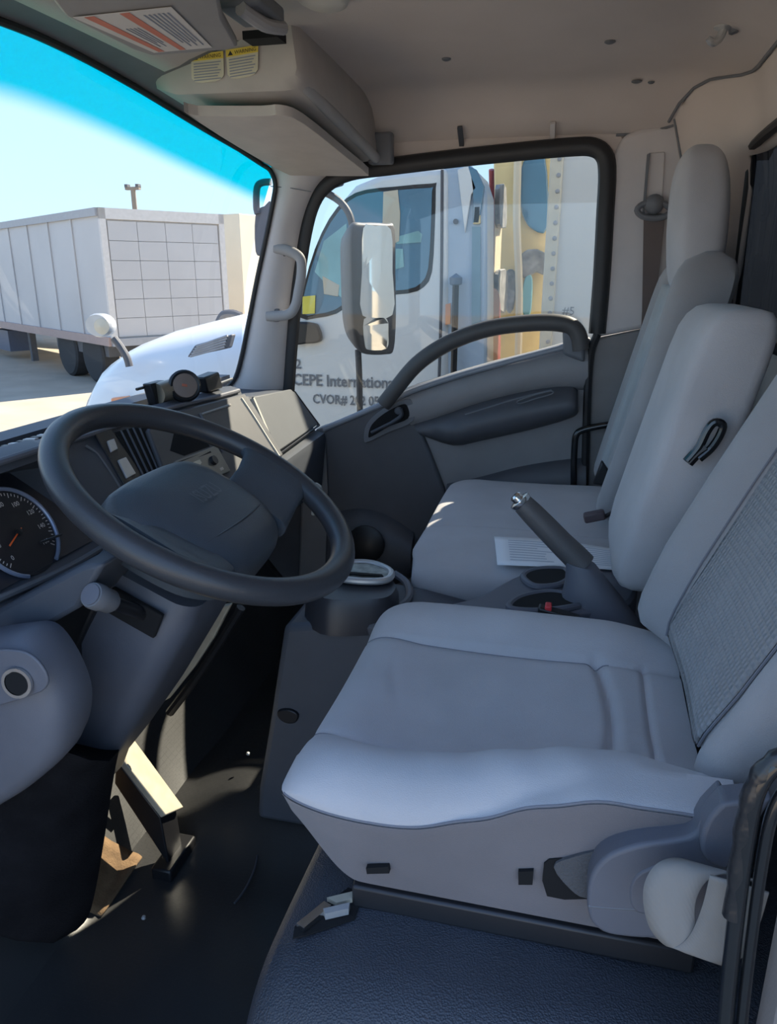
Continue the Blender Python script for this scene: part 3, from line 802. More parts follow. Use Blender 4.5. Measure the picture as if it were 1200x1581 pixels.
# woven centre panel laid into the backrest
def centre_panel(rings, j0, j1, i0, i1, lift, name, m_, parent):
    rows = [[rings[i][j] + Vector((-lift, 0, 0.0)) for j in range(j0, j1)] for i in range(i0, i1)]
    return MB().loft(rows, closed=False).build(name, m_, parent, smooth=60, solid=0.002)
centre_panel(drings, 16, 29, 1, 20, 0.004, 'centre_panel', FABRIC_WV, dseat)
centre_panel(drings, 16, 29, 20, 38, 0.004, 'upper_panel', FABRIC_DK, dseat)
pts = [drings[20][j] + Vector((-0.006, 0, 0)) for j in range(15, 30)]
MB().tube(pts, 0.0016, 6).build('panel_seam', mat('pale_seam', (0.45, 0.45, 0.46), 0.9), dback)
for j in (15, 29):
    MB().tube([drings[i][j] + Vector((-0.003, 0, 0)) for i in range(1, 38)], 0.0016, 6).build('bolster_seam', SEAM, dback)
MB().tube([drings[i][5] + Vector((-0.001, -0.001, 0)) for i in range(2, 38)], 0.0014, 6).build('edge_piping', mat('pale_seam', (0.45, 0.45, 0.46), 0.9), dback)
# headrest (above the frame)
hr = [[Vector((dxl(z) + 0.0 + 0.055 * rr * math.cos(a) - 0.02, DSY + w * rr * math.sin(a), z)) for a in (2 * math.pi * k / 20 for k in range(20))]
      for z, w, rr in ((1.262, 0.11, 0.8), (1.28, 0.125, 1.0), (1.35, 0.13, 1.05), (1.40, 0.12, 0.9), (1.415, 0.10, 0.6))]
MB().loft(hr).build('headrest', FABRIC_DK, dseat, smooth=60)
# recliner side cover (blue grey plastic wing) on the door side
wing = cr(VL((0.142, 0.555, 0.647), (0.130, 0.555, 0.625), (0.124, 0.555, 0.607), (0.109, 0.555, 0.598), (0.082, 0.555, 0.587), (0.059, 0.555, 0.571), (0.047, 0.555, 0.549), (0.045, 0.555, 0.523), (0.049, 0.555, 0.499), (0.061, 0.555, 0.487), (0.079, 0.555, 0.486), (0.105, 0.555, 0.491), (0.130, 0.555, 0.505), (0.161, 0.555, 0.527)), 3) + [Vector((0.17, 0.555, 0.60))]
cov = MB().prism(wing, (0, 0.028, 0)).build('side_cover', PLASTIC_BL, dseat, bevel=0.010, seg=4)
bump_ = cr(VL((0.140, 0.545, 0.649), (0.132, 0.545, 0.634), (0.128, 0.545, 0.615), (0.130, 0.545, 0.598), (0.139, 0.545, 0.588), (0.152, 0.545, 0.585)), 3) + [Vector((0.175, 0.545, 0.66))]
MB().prism(bump_, (0, 0.025, 0)).build('hinge_cover', PLASTIC_BL, cov, bevel=0.010, seg=4)
rec = cr(VL((0.112, 0.553, 0.573), (0.092, 0.553, 0.566), (0.081, 0.553, 0.552), (0.080, 0.553, 0.533), (0.085, 0.553, 0.520), (0.096, 0.553, 0.518), (0.127, 0.553, 0.527)), 3, True)
MB().prism(rec, (0, 0.01, 0)).build('cover_recess', PLASTIC_BL, cov, bevel=0.002)
MB().tube(cr(VL((0.047, 0.556, 0.513), (0.069, 0.556, 0.516), (0.096, 0.556, 0.521), (0.127, 0.556, 0.531)), 3), 0.0015, 6).build('cover_step', PLASTIC_MD, cov)

# driver seat belt: a loose loop of webbing in front of the side cover
loop = cr([Vector((0.151, 0.525, 0.599)), Vector((0.127, 0.520, 0.607)), Vector((0.111, 0.515, 0.603)), Vector((0.103, 0.510, 0.587)), Vector((0.104, 0.505, 0.568)), Vector((0.111, 0.500, 0.551)), Vector((0.125, 0.495, 0.543)), Vector((0.136, 0.490, 0.560)), Vector((0.141, 0.485, 0.593)), Vector((0.142, 0.480, 0.631))], 6)
wd = Vector((0.95, -0.32, 0.12)).normalized() * 0.0195
belt = MB().loft([[p - wd, p - wd * 0.4, p + wd * 0.4, p + wd] for p in loop], closed=False).build('driver_seat_belt', BELT, solid=0.0018)
tag(belt, 'loose loop of grey belt webbing beside the driver seat', 'seat belt')
# black bent tube guarding the belt, driver side
rail = cr([(0.205, 0.47, 0.752), (0.172, 0.465, 0.757), (0.148, 0.462, 0.748), (0.137, 0.46, 0.725), (0.136, 0.46, 0.68), (0.138, 0.46, 0.62), (0.141, 0.46, 0.56), (0.145, 0.46, 0.50), (0.149, 0.46, 0.44), (0.152, 0.462, 0.425)], 5)
t_ = thing('belt_guard_rail', 'glossy black bent tube rail at the near right edge', 'rail', (0.137, 0.46, 0.42))
MB().tube(rail, 0.0058, 14).build('tube', BLACK_GL, t_)
slv = [p + Vector((-0.002, 0.001, 0)) for p in rail[6:26]]
MB().tube(slv, [0.0066 + 0.0008 * math.sin(i * 2.1) for i in range(len(slv))], 12).build('wrap_sleeve', mat('wrinkled_sleeve', (0.02, 0.02, 0.022), 0.3, bump=0.8, bscale=80), t_)
rail2 = [p + Vector((0.012, 0.0, -0.012)) for p in rail]
MB().tube(rail2[3:], 0.0042, 12).build('inner_tube', BLACK_GL, t_)
# white painted sill corner low at the right edge
sillc = MB().prism([(0.118, 0.405, 0.44), (0.165, 0.405, 0.44), (0.20, 0.405, 0.455), (0.20, 0.405, -0.05), (0.11, 0.405, -0.05)], (0, 0.05, 0))
struct(sillc.build('trim_10', TRUCKW, bevel=0.008), 'white painted body edge at the lower right corner', 'trim')

# ================================================================== PASSENGER BENCH
bench = thing('passenger_bench', 'grey cloth passenger bench with a high backrest by the far window', 'seat', (-0.05, 1.63, 0.36))
BY = 1.6075
BS = 1.016
BP = [(-0.325, 0.43), (-0.333, 0.46), (-0.337, 0.49), (-0.333, 0.515), (-0.318, 0.53), (-0.28, 0.536), (-0.2, 0.538), (-0.11, 0.537), (-0.098, 0.533), (-0.088, 0.536),
      (0.0, 0.541), (0.1, 0.543), (0.2, 0.543), (0.27, 0.538), (0.305, 0.525), (0.318, 0.50), (0.315, 0.46), (0.30, 0.43)]
bprof = smooth_prof(BP, 3)
brings = []
NB = 44
for i in range(NB + 1):
    t = i / NB
    x = lerp(-0.290, 0.16, t ** 1.3)
    f = x + 0.290
    roll = 0.0
    if f < 0.075:
        roll = 1 - math.sqrt(max(0, 1 - (1 - f / 0.075) ** 2))
    ring = []
    for (dy, z) in bprof:
        corner = 0.02 * sstep(0.22, 0.33, abs(dy)) * sstep(0.12, 0.0, f)
        zz = 0.43 + 0.03 * roll + (z - 0.43) * (1 - 0.42 * roll)
        if abs(dy) < 0.29 and z > 0.5:
            zz += 0.004 * math.sin(dy * 9) * math.sin(x * 14) + 0.0022 * math.sin(x * 70 + dy * 24) * math.exp(-((dy - 0.12) / 0.08) ** 2) * math.exp(-((x + 0.1) / 0.1) ** 2)
        ring.append(Vector((x + corner, BY + dy * BS * (1 - 0.04 * roll), zz)))
    brings.append(ring)
bc = MB().loft(brings).build('cushion', FABRIC, bench, smooth=50)
MB().box((-0.24, 1.355, 0.20), (0.12, 1.92, 0.428)).build('seat_base', PLASTIC_DK, bench, bevel=0.01)
# passenger backrest with its built-in headrest
PSY = 1.735
pxl = lambda z: 0.115 + (z - 0.55) * 0.235
pr = []
tabw = [(0.55, 0.185), (0.65, 0.205), (0.85, 0.205), (1.0, 0.19), (1.05, 0.165), (1.09, 0.13)]
PPROF = [(-0.86, -0.058, 0), (-0.98, -0.035, 0), (-1, 0.0, 0), (-0.98, 0.035, 0), (-0.90, 0.055, 0), (-0.78, 0.058, 0), (-0.66, 0.046, 0), (-0.60, 0.032, 0), (-0.3, 0.028, 0), (0, 0.026, 0),
         (0.3, 0.028, 0), (0.60, 0.032, 0), (0.66, 0.046, 0), (0.78, 0.058, 0), (0.90, 0.055, 0), (0.98, 0.035, 0), (1, 0, 0), (0.98, -0.035, 0), (0.86, -0.058, 0), (0, -0.068, 0)]
PPROF = [(p[0], p[1], 0) for p in cr(PPROF, 2, True)]
prings = back_rings(PSY, tabw, pxl, 0.545, 1.09, 34, lambda z: 1.0, prof=PPROF)
pback = MB().loft(prings).build('backrest', FABRIC_DK, bench, smooth=50)
centre_panel(prings, 14, 25, 2, 31, 0.003, 'centre_panel', mat('bench_panel_fabric', (0.42, 0.44, 0.45), 0.95, bump=0.4, bscale=600, sheen=0.2), bench)
hr = []
for z, w, d0, d1 in ((1.005, 0.05, -0.020, 0.012), (1.012, 0.085, -0.042, 0.02), (1.03, 0.104, -0.052, 0.03), (1.07, 0.113, -0.055, 0.045), (1.14, 0.112, -0.055, 0.052), (1.20, 0.104, -0.053, 0.052), (1.24, 0.092, -0.048, 0.048),
                     (1.268, 0.075, -0.040, 0.040), (1.284, 0.052, -0.028, 0.028), (1.292, 0.02, -0.010, 0.012)):
    xb = interp([(1.0, 0.236), (1.14, 0.222), (1.30, 0.212)], z)
    ring = []
    for k in range(28):
        a = 2 * math.pi * k / 28
        ca, sa = math.cos(a), math.sin(a)
        ex = lambda c: math.copysign(abs(c) ** 0.50, c)
        ring.append(Vector((xb + lerp(d0, d1, 0.5) + ex(ca) * (d1 - d0) / 2, PSY + ex(sa) * w, z)))
    hr.append(ring)
hr2 = []
for r_ in hr:
    hr2.append(r_)
MB().loft(hr).build('headrest', FABRIC, bench, smooth=60, sub=1)
# folding middle backrest
mid_r = []
MSY = 1.285
mxl = lambda z: 0.130 + (z - 0.58) * 0.235
for z, e_ in ((0.565, 0.30), (0.572, 0.62), (0.585, 0.82), (0.61, 0.95), (0.65, 1.0), (0.75, 1.0), (0.85, 1.0), (0.93, 1.0), (0.965, 0.96), (0.985, 0.85), (0.997, 0.66), (1.001, 0.4)):
    ring = []
    for k in range(36):
        a = 2 * math.pi * k / 36
        ex = lambda c: math.copysign(abs(c) ** 0.30, c)
        hw = 0.135 + 0.012 * sstep(0.55, 0.7, z) - 0.01 * sstep(0.8, 1.0, z)
        ring.append(Vector((mxl(z) + 0.0 + ex(math.cos(a)) * 0.058 * e_, MSY + ex(math.sin(a)) * hw * (0.82 + 0.18 * e_), z)))
    mid_r.append(ring)
MB().loft(mid_r).build('middle_backrest', FABRIC, bench, smooth=60)
hl = cr(VL((0.167, 1.115, 0.794), (0.180, 1.115, 0.815), (0.188, 1.115, 0.839), (0.196, 1.115, 0.851), (0.207, 1.115, 0.848), (0.205, 1.115, 0.833), (0.196, 1.115, 0.814), (0.182, 1.115, 0.798)), 4)
MB().tube(hl, 0.006, 10).build('fold_handle', BLACK_GL, bench)
MB().tube(cr(VL((0.168, 1.118, 0.791), (0.178, 1.118, 0.805), (0.189, 1.118, 0.815)), 3), 0.009, 8).build('handle_base', BLACK, bench)
# black bent rail at the far side of the bench
rail = cr(VL((0.103, 1.960, 0.684), (0.072, 1.960, 0.678), (0.032, 1.960, 0.666), (0.017, 1.960, 0.652), (0.015, 1.960, 0.621), (0.017, 1.960, 0.569), (0.022, 1.960, 0.499)), 5)
t_ = thing('belt_guard_rail', 'slim black bent tube beside the far passenger door edge', 'rail', (0.03, 1.96, 0.45))
MB().tube(rail, 0.0085, 12).build('tube', BLACK_GL, t_)
# buckles on the bench
t_ = thing('belt_buckle', 'dark brown buckle stalk between bench cushion and middle backrest', 'buckle', (0.10, 1.50, 0.535))
MB().obox(Vector((0.061, 1.500, 0.581)), (0.020, 0, 0.006), (0, 0.012, 0), (-0.003, 0, 0.009)).build('buckle', mat('brown_buckle', (0.10, 0.07, 0.075), 0.5), t_, bevel=0.004)
MB().tube(cr(VL((0.077, 1.500, 0.578), (0.100, 1.500, 0.593), (0.130, 1.500, 0.607)), 4), 0.010, 8, flat=0.5).build('stalk', BLACK, t_)
t_ = thing('belt_buckle', 'small black buckle at the foot of the passenger backrest', 'buckle', (0.07, 1.72, 0.545))
MB().prism(VL((0.060, 1.720, 0.588), (0.076, 1.720, 0.644), (0.102, 1.720, 0.610), (0.104, 1.720, 0.585)), (0, 0.02, 0)).build('buckle', BLACK, t_, bevel=0.004)
t_ = thing('recliner_lever', 'pale plastic lever between passenger and middle backrests', 'lever', (0.09, 1.47, 0.55))
MB().tube(cr(VL((0.119, 1.460, 0.666), (0.113, 1.460, 0.633), (0.104, 1.460, 0.599), (0.097, 1.460, 0.582)), 4), [0.012, 0.012, 0.012, 0.012, 0.013, 0.013, 0.013, 0.013, 0.012, 0.010, 0.009, 0.008, 0.006], 10, flat=0.6).build('lever', PLASTIC_LT, t_)

# ---- passenger seat belt on the rear pillar
t_ = thing('passenger_seat_belt', 'brown seat belt hanging from the anchor on the far pillar', 'seat belt', (0.155, 1.96, 0.9))
MB().prism(VL((0.131, 1.962, 1.182), (0.179, 1.962, 1.181), (0.178, 1.962, 0.915), (0.151, 1.962, 0.914), (0.149, 1.962, 0.963)), (0, 0.004, 0)).build('webbing', BELT_BR, t_, smooth=None)
anch = cr(VL((0.115, 1.955, 1.189), (0.125, 1.955, 1.201), (0.150, 1.955, 1.207), (0.177, 1.955, 1.200), (0.189, 1.955, 1.187), (0.179, 1.955, 1.175), (0.154, 1.955, 1.171), (0.128, 1.955, 1.176)), 3, True)
MB().tube(anch, 0.007, 10, closed=True, up=(0, 1, 0)).build('anchor_loop', PLASTIC_MD, t_)
MB().lathe(Vector((0.152, 1.962, 1.201)), (0, -1, 0.1), [(0.022, 0), (0.022, 0.008), (0.017, 0.016), (0.008, 0.021), (0, 0.022)], 20).build('anchor_bolt_cap', PLASTIC_MD, t_)

# ================================================================== CENTRE CONSOLE
cons = thing('centre_console', 'dark blue-grey centre console between the front seats', 'console', (-0.3, 1.15, 0.05))
wallp = VL((-0.427, 1.085, 0.515), (-0.441, 1.085, 0.465), (-0.463, 1.085, 0.368), (-0.490, 1.085, 0.258), (-0.517, 1.085, 0.164), (-0.527, 1.085, 0.123)) 
rings = []
MB().prism([(-0.452, 1.085, 0.475), (-0.30, 1.085, 0.50), (-0.24, 1.085, 0.495), (-0.10, 1.085, 0.47), (0.12, 1.085, 0.46), (0.12, 1.085, 0.06), (-0.525, 1.085, 0.06), (-0.518, 1.085, 0.13), (-0.49, 1.085, 0.27)], (0, 0.175, 0)).build('console_body', PLASTIC_DK, cons, bevel=0.012, seg=3)
MB().prism(cr(VL((-0.468, 1.079, 0.308), (-0.447, 1.079, 0.314), (-0.430, 1.079, 0.306), (-0.436, 1.079, 0.289), (-0.455, 1.079, 0.286), (-0.468, 1.079, 0.295)), 3, True), (0, 0.008, 0)).build('screw_pocket', BLACK, cons, bevel=0.002)
# shifter pedestal with silver oval surround
ped = cr(VL((-0.422, 1.139, 0.525), (-0.386, 1.184, 0.525), (-0.346, 1.212, 0.525), (-0.299, 1.199, 0.525), (-0.271, 1.159, 0.525), (-0.273, 1.110, 0.525), (-0.312, 1.089, 0.525), (-0.376, 1.079, 0.525)), 4, True)
ped_lo = [Vector((p.x * 1.02 + 0.004, p.y, 0.485)) for p in ped]
ped_c = sum((p for p in ped), Vector()) / len(ped)
MB().loft([[ped_c + (p - ped_c) * 1.12 + Vector((0, 0, -0.05)) for p in ped], [ped_c + (p - ped_c) * 1.06 for p in ped], [ped_c + (p - ped_c) * 0.98 + Vector((0, 0, 0.012)) for p in ped]]).build('shifter_pedestal', mat('shifter_black', (0.030, 0.032, 0.040), 0.4), cons, smooth=50)
ring = cr(VL((-0.388, 1.190, 0.545), (-0.368, 1.224, 0.545), (-0.332, 1.229, 0.545), (-0.296, 1.206, 0.545), (-0.285, 1.178, 0.545), (-0.295, 1.155, 0.545), (-0.333, 1.145, 0.545), (-0.370, 1.151, 0.545)), 4, True)
MB().tube(ring, 0.0065, 10, closed=True).build('shifter_surround', SILVER, cons)
MB().prism(ring, (0, 0, 0.002)).build('shifter_gate', mat('shifter_gate_grey', (0.22, 0.22, 0.20), 0.4, 0.5, var=0.5, scale=60), cons, smooth=None)
MB().prism(VL((-0.364, 1.170, 0.548), (-0.300, 1.173, 0.548), (-0.295, 1.165, 0.548), (-0.361, 1.161, 0.548)), (0, 0, 0.002)).build('gate_slot', HOLE, cons, smooth=None)
rim = cr(VL((-0.435, 1.145, 0.500), (-0.365, 1.116, 0.500), (-0.299, 1.124, 0.500), (-0.263, 1.157, 0.500), (-0.257, 1.203, 0.500), (-0.275, 1.260, 0.500), (-0.306, 1.297, 0.500)), 4)
MB().tube(rim, 0.007, 8).build('pedestal_rim', PLASTIC_BL, cons)
# tray and cup holders
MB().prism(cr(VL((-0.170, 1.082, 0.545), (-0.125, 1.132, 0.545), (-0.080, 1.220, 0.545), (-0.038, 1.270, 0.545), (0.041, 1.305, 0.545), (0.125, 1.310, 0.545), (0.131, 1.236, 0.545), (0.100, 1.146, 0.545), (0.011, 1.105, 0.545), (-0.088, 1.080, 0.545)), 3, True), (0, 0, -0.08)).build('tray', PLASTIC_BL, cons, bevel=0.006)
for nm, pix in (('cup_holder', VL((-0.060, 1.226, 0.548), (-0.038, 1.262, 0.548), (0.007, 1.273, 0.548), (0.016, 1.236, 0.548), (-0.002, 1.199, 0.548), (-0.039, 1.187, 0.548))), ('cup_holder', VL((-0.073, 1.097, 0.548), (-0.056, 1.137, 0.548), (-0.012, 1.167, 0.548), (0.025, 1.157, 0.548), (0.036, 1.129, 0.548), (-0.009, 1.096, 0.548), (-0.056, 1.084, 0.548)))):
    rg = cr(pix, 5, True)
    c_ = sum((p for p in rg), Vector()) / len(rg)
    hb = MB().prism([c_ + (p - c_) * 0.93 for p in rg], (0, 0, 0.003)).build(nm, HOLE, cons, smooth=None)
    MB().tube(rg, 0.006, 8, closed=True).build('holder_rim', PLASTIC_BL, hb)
t_ = thing('belt_buckle', 'black buckle with a red release button beside the handbrake', 'buckle', Vector((-0.004, 1.091, 0.545)))
MB().obox(Vector((0.003, 1.062, 0.557)), (0.030, 0.0, -0.006), (0, 0.010, 0), (0.001, 0, 0.008)).build('buckle', BLACK, t_, bevel=0.003)
MB().obox(Vector((-0.012, 1.062, 0.563)), (0.005, 0.0, 0.0), (0, 0.009, 0), (0.0, 0, 0.011)).build('release_button', RED, t_, bevel=0.002)

# ================================================================== HANDBRAKE
hbk = thing('handbrake', 'dark grey handbrake lever raised between the seats', 'lever', (0.06, 1.16, 0.49))
path = VL((-0.066, 1.160, 0.701), (-0.049, 1.160, 0.685), (-0.024, 1.160, 0.661), (0.001, 1.160, 0.637), (0.021, 1.160, 0.619), (0.036, 1.160, 0.604))
rr_ = [0.0165, 0.0185, 0.0195, 0.020, 0.021, 0.022]
pp = cr(path, 4); rads = [interp([(i / 5, r_) for i, r_ in enumerate(rr_)], k / (len(pp) - 1)) for k in range(len(pp))]
MB().tube(pp, rads, 16, up=(0, 1, 0)).build('grip', mat('handbrake_grip', (0.10, 0.095, 0.095), 0.5, bump=0.2), hbk)
boot = []
for (px_, w, d) in ((Vector((0.032, 1.160, 0.608)), 0.026, 0.024), (Vector((0.042, 1.160, 0.590)), 0.032, 0.028), (Vector((0.052, 1.160, 0.569)), 0.042, 0.033), (Vector((0.063, 1.160, 0.542)), 0.056, 0.04), (Vector((0.074, 1.160, 0.514)), 0.072, 0.045), (Vector((0.079, 1.160, 0.495)), 0.078, 0.045)):
    c_ = Vector(px_)
    boot.append([c_ + Vector((math.copysign(abs(math.cos(a)) ** 0.8, math.cos(a)) * w, math.copysign(abs(math.sin(a)) ** 0.8, math.sin(a)) * d, -0.35 * math.cos(a) * w * 0.6)) for a in (2 * math.pi * k / 24 for k in range(24))])
MB().loft(boot).build('boot', PLASTIC_BL, hbk, smooth=60)
tipd = (Vector(path[0]) - Vector(path[1])).normalized()
MB().lathe(Vector(path[0]) + tipd * 0.0, tipd, [(0.0165, -0.002), (0.0185, 0.002), (0.0185, 0.006), (0.013, 0.008), (0.010, 0.008), (0.010, 0.014), (0.007, 0.017), (0, 0.017)], 18).build('release_button', CHROME, hbk)

# ================================================================== PAPER ON THE BENCH
pz = 0.547
sheet = thing('paper_sheet', 'white printed sheet of paper lying on the bench behind the handbrake', 'paper', Vector((-0.007, 1.378, 0.545)))
corners = [Vector(p) for p in VL((-0.132, 1.427, 0.546), (0.134, 1.409, 0.546), (0.132, 1.295, 0.546), (-0.110, 1.274, 0.546))]
def sheet_fn(u, v):
    p = corners[0].lerp(corners[1], u).lerp(corners[3].lerp(corners[2], u), v)
    p.z += 0.004 * math.sin(math.pi * u) + 0.0015 * math.sin(5 * u + 3 * v)
    return p
MB().grid(sheet_fn, 12, 6).build('sheet', PAPER, sheet, solid=0.0006)
for r_ in range(9):
    v0 = 0.14 + r_ * 0.085
    a_, b_ = (0.10, 0.42) if r_ % 3 else (0.10, 0.36)
    for (ua, ub) in ((a_, b_ - 0.05 * (r_ % 2)), (0.62, 0.92 - 0.06 * (r_ % 2))):
        mb = MB().grid(lambda u, v: sheet_fn(lerp(ua, ub, u), v0 + 0.022 * v) + Vector((0, 0, 0.0008)), 6, 1)
        mb.uv = None
        mb.build('print_line', mat('pale_print', (0.50, 0.54, 0.62), 0.8), sheet, smooth=None, normals=False)

# ================================================================== STEERING WHEEL
WC = Vector((-0.4605, 0.874, 0.768))
WN = Vector((0.477, 0.0, 0.879)).normalized()
WU = Vector((0.879, 0.0, -0.477)).normalized()      # towards the driver
WV = Vector((0, 1, 0))
def W(u, v, n=0.0):
    return WC + WU * u + WV * v + WN * n
wheel = thing('steering_wheel', 'big black two spoke steering wheel', 'steering wheel', tuple(W(0, 0, -0.06)))
rim = [W(0.1975 * math.cos(a), 0.1975 * math.sin(a)) for a in (2 * math.pi * k / 96 for k in range(96))]
MB().tube(rim, 0.0172, 18, closed=True, up=tuple(WN)).build('rim', WHEELM, wheel, smooth=60)
# finger grips under the far part of the rim
gr = []
# horn pad: domed shield
pad_out = cr([(-0.098, -0.060), (-0.088, -0.098), (-0.050, -0.120), (0.010, -0.122), (0.060, -0.110), (0.094, -0.075), (0.104, -0.03), (0.104, 0.03), (0.094, 0.075), (0.060, 0.110), (0.010, 0.122), (-0.050, 0.120), (-0.088, 0.098), (-0.098, 0.060), (-0.100, 0.0)], 4, True)
rings = []
for s_, h in ((0.95, -0.085), (0.99, -0.062), (1.0, -0.045), (0.975, -0.033), (0.93, -0.024), (0.85, -0.016), (0.70, -0.009), (0.5, -0.005), (0.25, -0.003), (0.02, -0.0025)):
    rings.append([W(p[0] * s_, p[1] * s_, h) for p in [(q.x, q.y) for q in pad_out]])
pad = MB().loft(rings).build('horn_pad', PADM, wheel, smooth=60)
# groove line across the lower pad
gpts = []
for k in range(21):
    v_ = lerp(-0.118, 0.118, k / 20)
    u_ = 0.055 - 0.9 * v_ * v_
    d_ = max(abs(v_) / 0.122, abs(u_) / 0.104)
    h = interp([(0.0, -0.0025), (0.5, -0.005), (0.7, -0.009), (0.85, -0.016), (0.93, -0.024), (1.0, -0.045)], math.hypot(v_ / 0.124, u_ / 0.112))
    gpts.append(W(u_, v_, h))
MB().tube(gpts, 0.0014, 6).build('pad_groove', WHEELM, pad)
text_mesh('ISUZU', 'pad_emblem', mat('emblem_grey', (0.10, 0.115, 0.13), 0.4), pad, tuple(W(0.006, -0.030, 0.0002)), tuple(WV), tuple(-WU), 0.034, 0.0012, width=0.058)
# spokes
SPOKE = {-1: ((0.085, -0.020, 0.098, -0.034, 0.016), (0.112, -0.022, 0.104, -0.028, 0.014), (0.138, -0.026, 0.112, -0.016, 0.012), (0.158, -0.034, 0.118, -0.004, 0.011), (0.176, -0.050, 0.104, 0.001, 0.010)),
         1: ((0.085, -0.020, 0.098, -0.034, 0.016), (0.115, -0.020, 0.092, -0.028, 0.014), (0.145, -0.022, 0.086, -0.014, 0.012), (0.170, -0.030, 0.086, 0.0, 0.011), (0.188, -0.052, 0.070, 0.001, 0.010))}
for sg in (-1, 1):
    rings = []
    for v_, u0, u1, n0, th in SPOKE[sg]:
        ring = []
        for k in range(20):
            a = 2 * math.pi * k / 20
            ex = lambda c: math.copysign(abs(c) ** 0.6, c)
            ring.append(W(lerp(u0, u1, 0.5 + 0.5 * ex(math.cos(a))), sg * v_, n0 + ex(math.sin(a)) * th))
        rings.append(ring)
    MB().loft(rings).build('spoke', PADM, wheel, smooth=60)
MB().loft([[W(math.cos(a) * r_, math.sin(a) * r_ * 1.05, h) for a in (2 * math.pi * k / 28 for k in range(28))] for r_, h in ((0.098, -0.03), (0.095, -0.06), (0.085, -0.085), (0.07, -0.10))]).build('hub_shroud', WHEELM, wheel, smooth=60)

# ================================================================== STEERING COLUMN
colm = thing('steering_column', 'dark blue-grey steering column shroud under the wheel', 'steering column', (-0.68, 0.87, 0.3))
def rrect(x0, x1, y0, y1, z, n=6, r_=0.03, sk=0.0):
    out = []
    for (cx, cy, a0) in ((x1 - r_, y1 - r_, 0), (x0 + r_, y1 - r_, 90), (x0 + r_, y0 + r_, 180), (x1 - r_, y0 + r_, 270)):
        for k in range(n + 1):
            a = math.radians(a0 + 90 * k / n)
            x = cx + r_ * math.cos(a); y = cy + r_ * math.sin(a)
            out.append(Vector((x, y, z + sk * (x - x0))))
    return out
rings = [rrect(-0.590, -0.450, 0.785, 0.945, 0.700, sk=-0.45), rrect(-0.610, -0.458, 0.775, 0.95, 0.680, sk=-0.45), rrect(-0.640, -0.490, 0.770, 0.945, 0.625, sk=-0.45), rrect(-0.69, -0.548, 0.772, 0.938, 0.52, sk=-0.4),
         rrect(-0.735, -0.605, 0.785, 0.93, 0.42, sk=-0.3), rrect(-0.760, -0.650, 0.800, 0.925, 0.345, sk=-0.2), rrect(-0.77, -0.665, 0.81, 0.925, 0.30, sk=-0.1)]
cs = MB().loft(rings).build('shroud', mat('column_plastic', (0.085, 0.092, 0.115), 0.5, bump=0.1), colm, smooth=50)
rings = [rrect(-0.735, -0.655, 0.82, 0.915, 0.32), rrect(-0.79, -0.70, 0.83, 0.905, 0.22), rrect(-0.83, -0.75, 0.84, 0.895, 0.10)]
MB().loft(rings).build('shaft_cover', PLASTIC_DK, colm, smooth=50)
# slot with the indicator stalk on the door side
sp0 = Vector(Vector((-0.512, 0.772, 0.635))); sp1 = Vector(Vector((-0.523, 0.700, 0.689)))
MB().obox(Vector((-0.524, 0.770, 0.637)), (0.034, 0, -0.016), (0, 0.004, 0), (0.008, 0, 0.017)).build('stalk_slot', HOLE, colm, bevel=0.002)
dir_ = (sp1 - sp0).normalized()
st = MB().tube([sp0, sp0.lerp(sp1, 0.5), sp0.lerp(sp1, 0.72)], 0.0085, 12).build('indicator_stalk', BLACK, colm)
MB().lathe(sp0.lerp(sp1, 0.70), dir_, [(0.0, 0), (0.012, 0.0), (0.0145, 0.005), (0.0145, 0.022), (0.016, 0.023), (0.016, 0.034), (0.0145, 0.038), (0.0, 0.039)], 22).build('stalk_knob', PLASTIC_MD, st)
MB().lathe(sp0.lerp(sp1, 0.70) + dir_ * 0.0385, dir_, [(0.0125, 0), (0.0125, 0.0015), (0, 0.002)], 20).build('knob_cap', PLASTIC_BL, st)
# sunlit strip beside the column, its light put into the pale beige
MB().prism(VL((-0.535, 1.030, 0.527), (-0.520, 1.030, 0.531), (-0.555, 1.030, 0.467), (-0.596, 1.030, 0.406), (-0.650, 1.030, 0.337), (-0.674, 1.030, 0.321), (-0.638, 1.030, 0.375), (-0.593, 1.030, 0.437)), (0, 0.012, 0)).build('sunlit_strip', METAL_SUNLIT, colm, bevel=0.002)
MB().tube(cr(VL((-0.509, 1.045, 0.521), (-0.552, 1.045, 0.453), (-0.607, 1.045, 0.371), (-0.662, 1.045, 0.297)), 4), 0.008, 8).build('column_stay', BLACK, colm)

# ================================================================== PEDAL AND KICK PANEL
ped_t = thing('accelerator_pedal', 'pale accelerator pedal pad tilted above the mat, sunlight in its colour', 'pedal', (-0.64, 1.0, 0.06))
pa = [Vector(p) for p in (Vector((-0.723, 0.975, 0.243)), Vector((-0.731, 1.030, 0.241)), Vector((-0.643, 1.030, 0.109)), Vector((-0.646, 0.975, 0.135)))]
pn = (pa[3] - pa[0]).cross(pa[1] - pa[0]).normalized()
if pn.z < 0: pn = -pn
MB().prism(pa, tuple(-pn * 0.012)).build('pad', METAL_SUNLIT, ped_t, bevel=0.002)  # pale beige adds painted sunlight to the sun on the pad
MB().prism([pa[0] - pn * 0.012, pa[3] - pn * 0.012, Vector((pa[3].x - 0.005, pa[3].y, 0.02)), Vector((pa[0].x - 0.02, pa[0].y, pa[0].z - 0.06))], (0, 0.05, 0)).build('pedal_housing', BLACK, ped_t, bevel=0.003)
MB().box((pa[3].x - 0.03, 0.955, 0.005), (pa[3].x + 0.01, 1.05, 0.03)).build('hinge_plate', BLACK, ped_t, bevel=0.004)
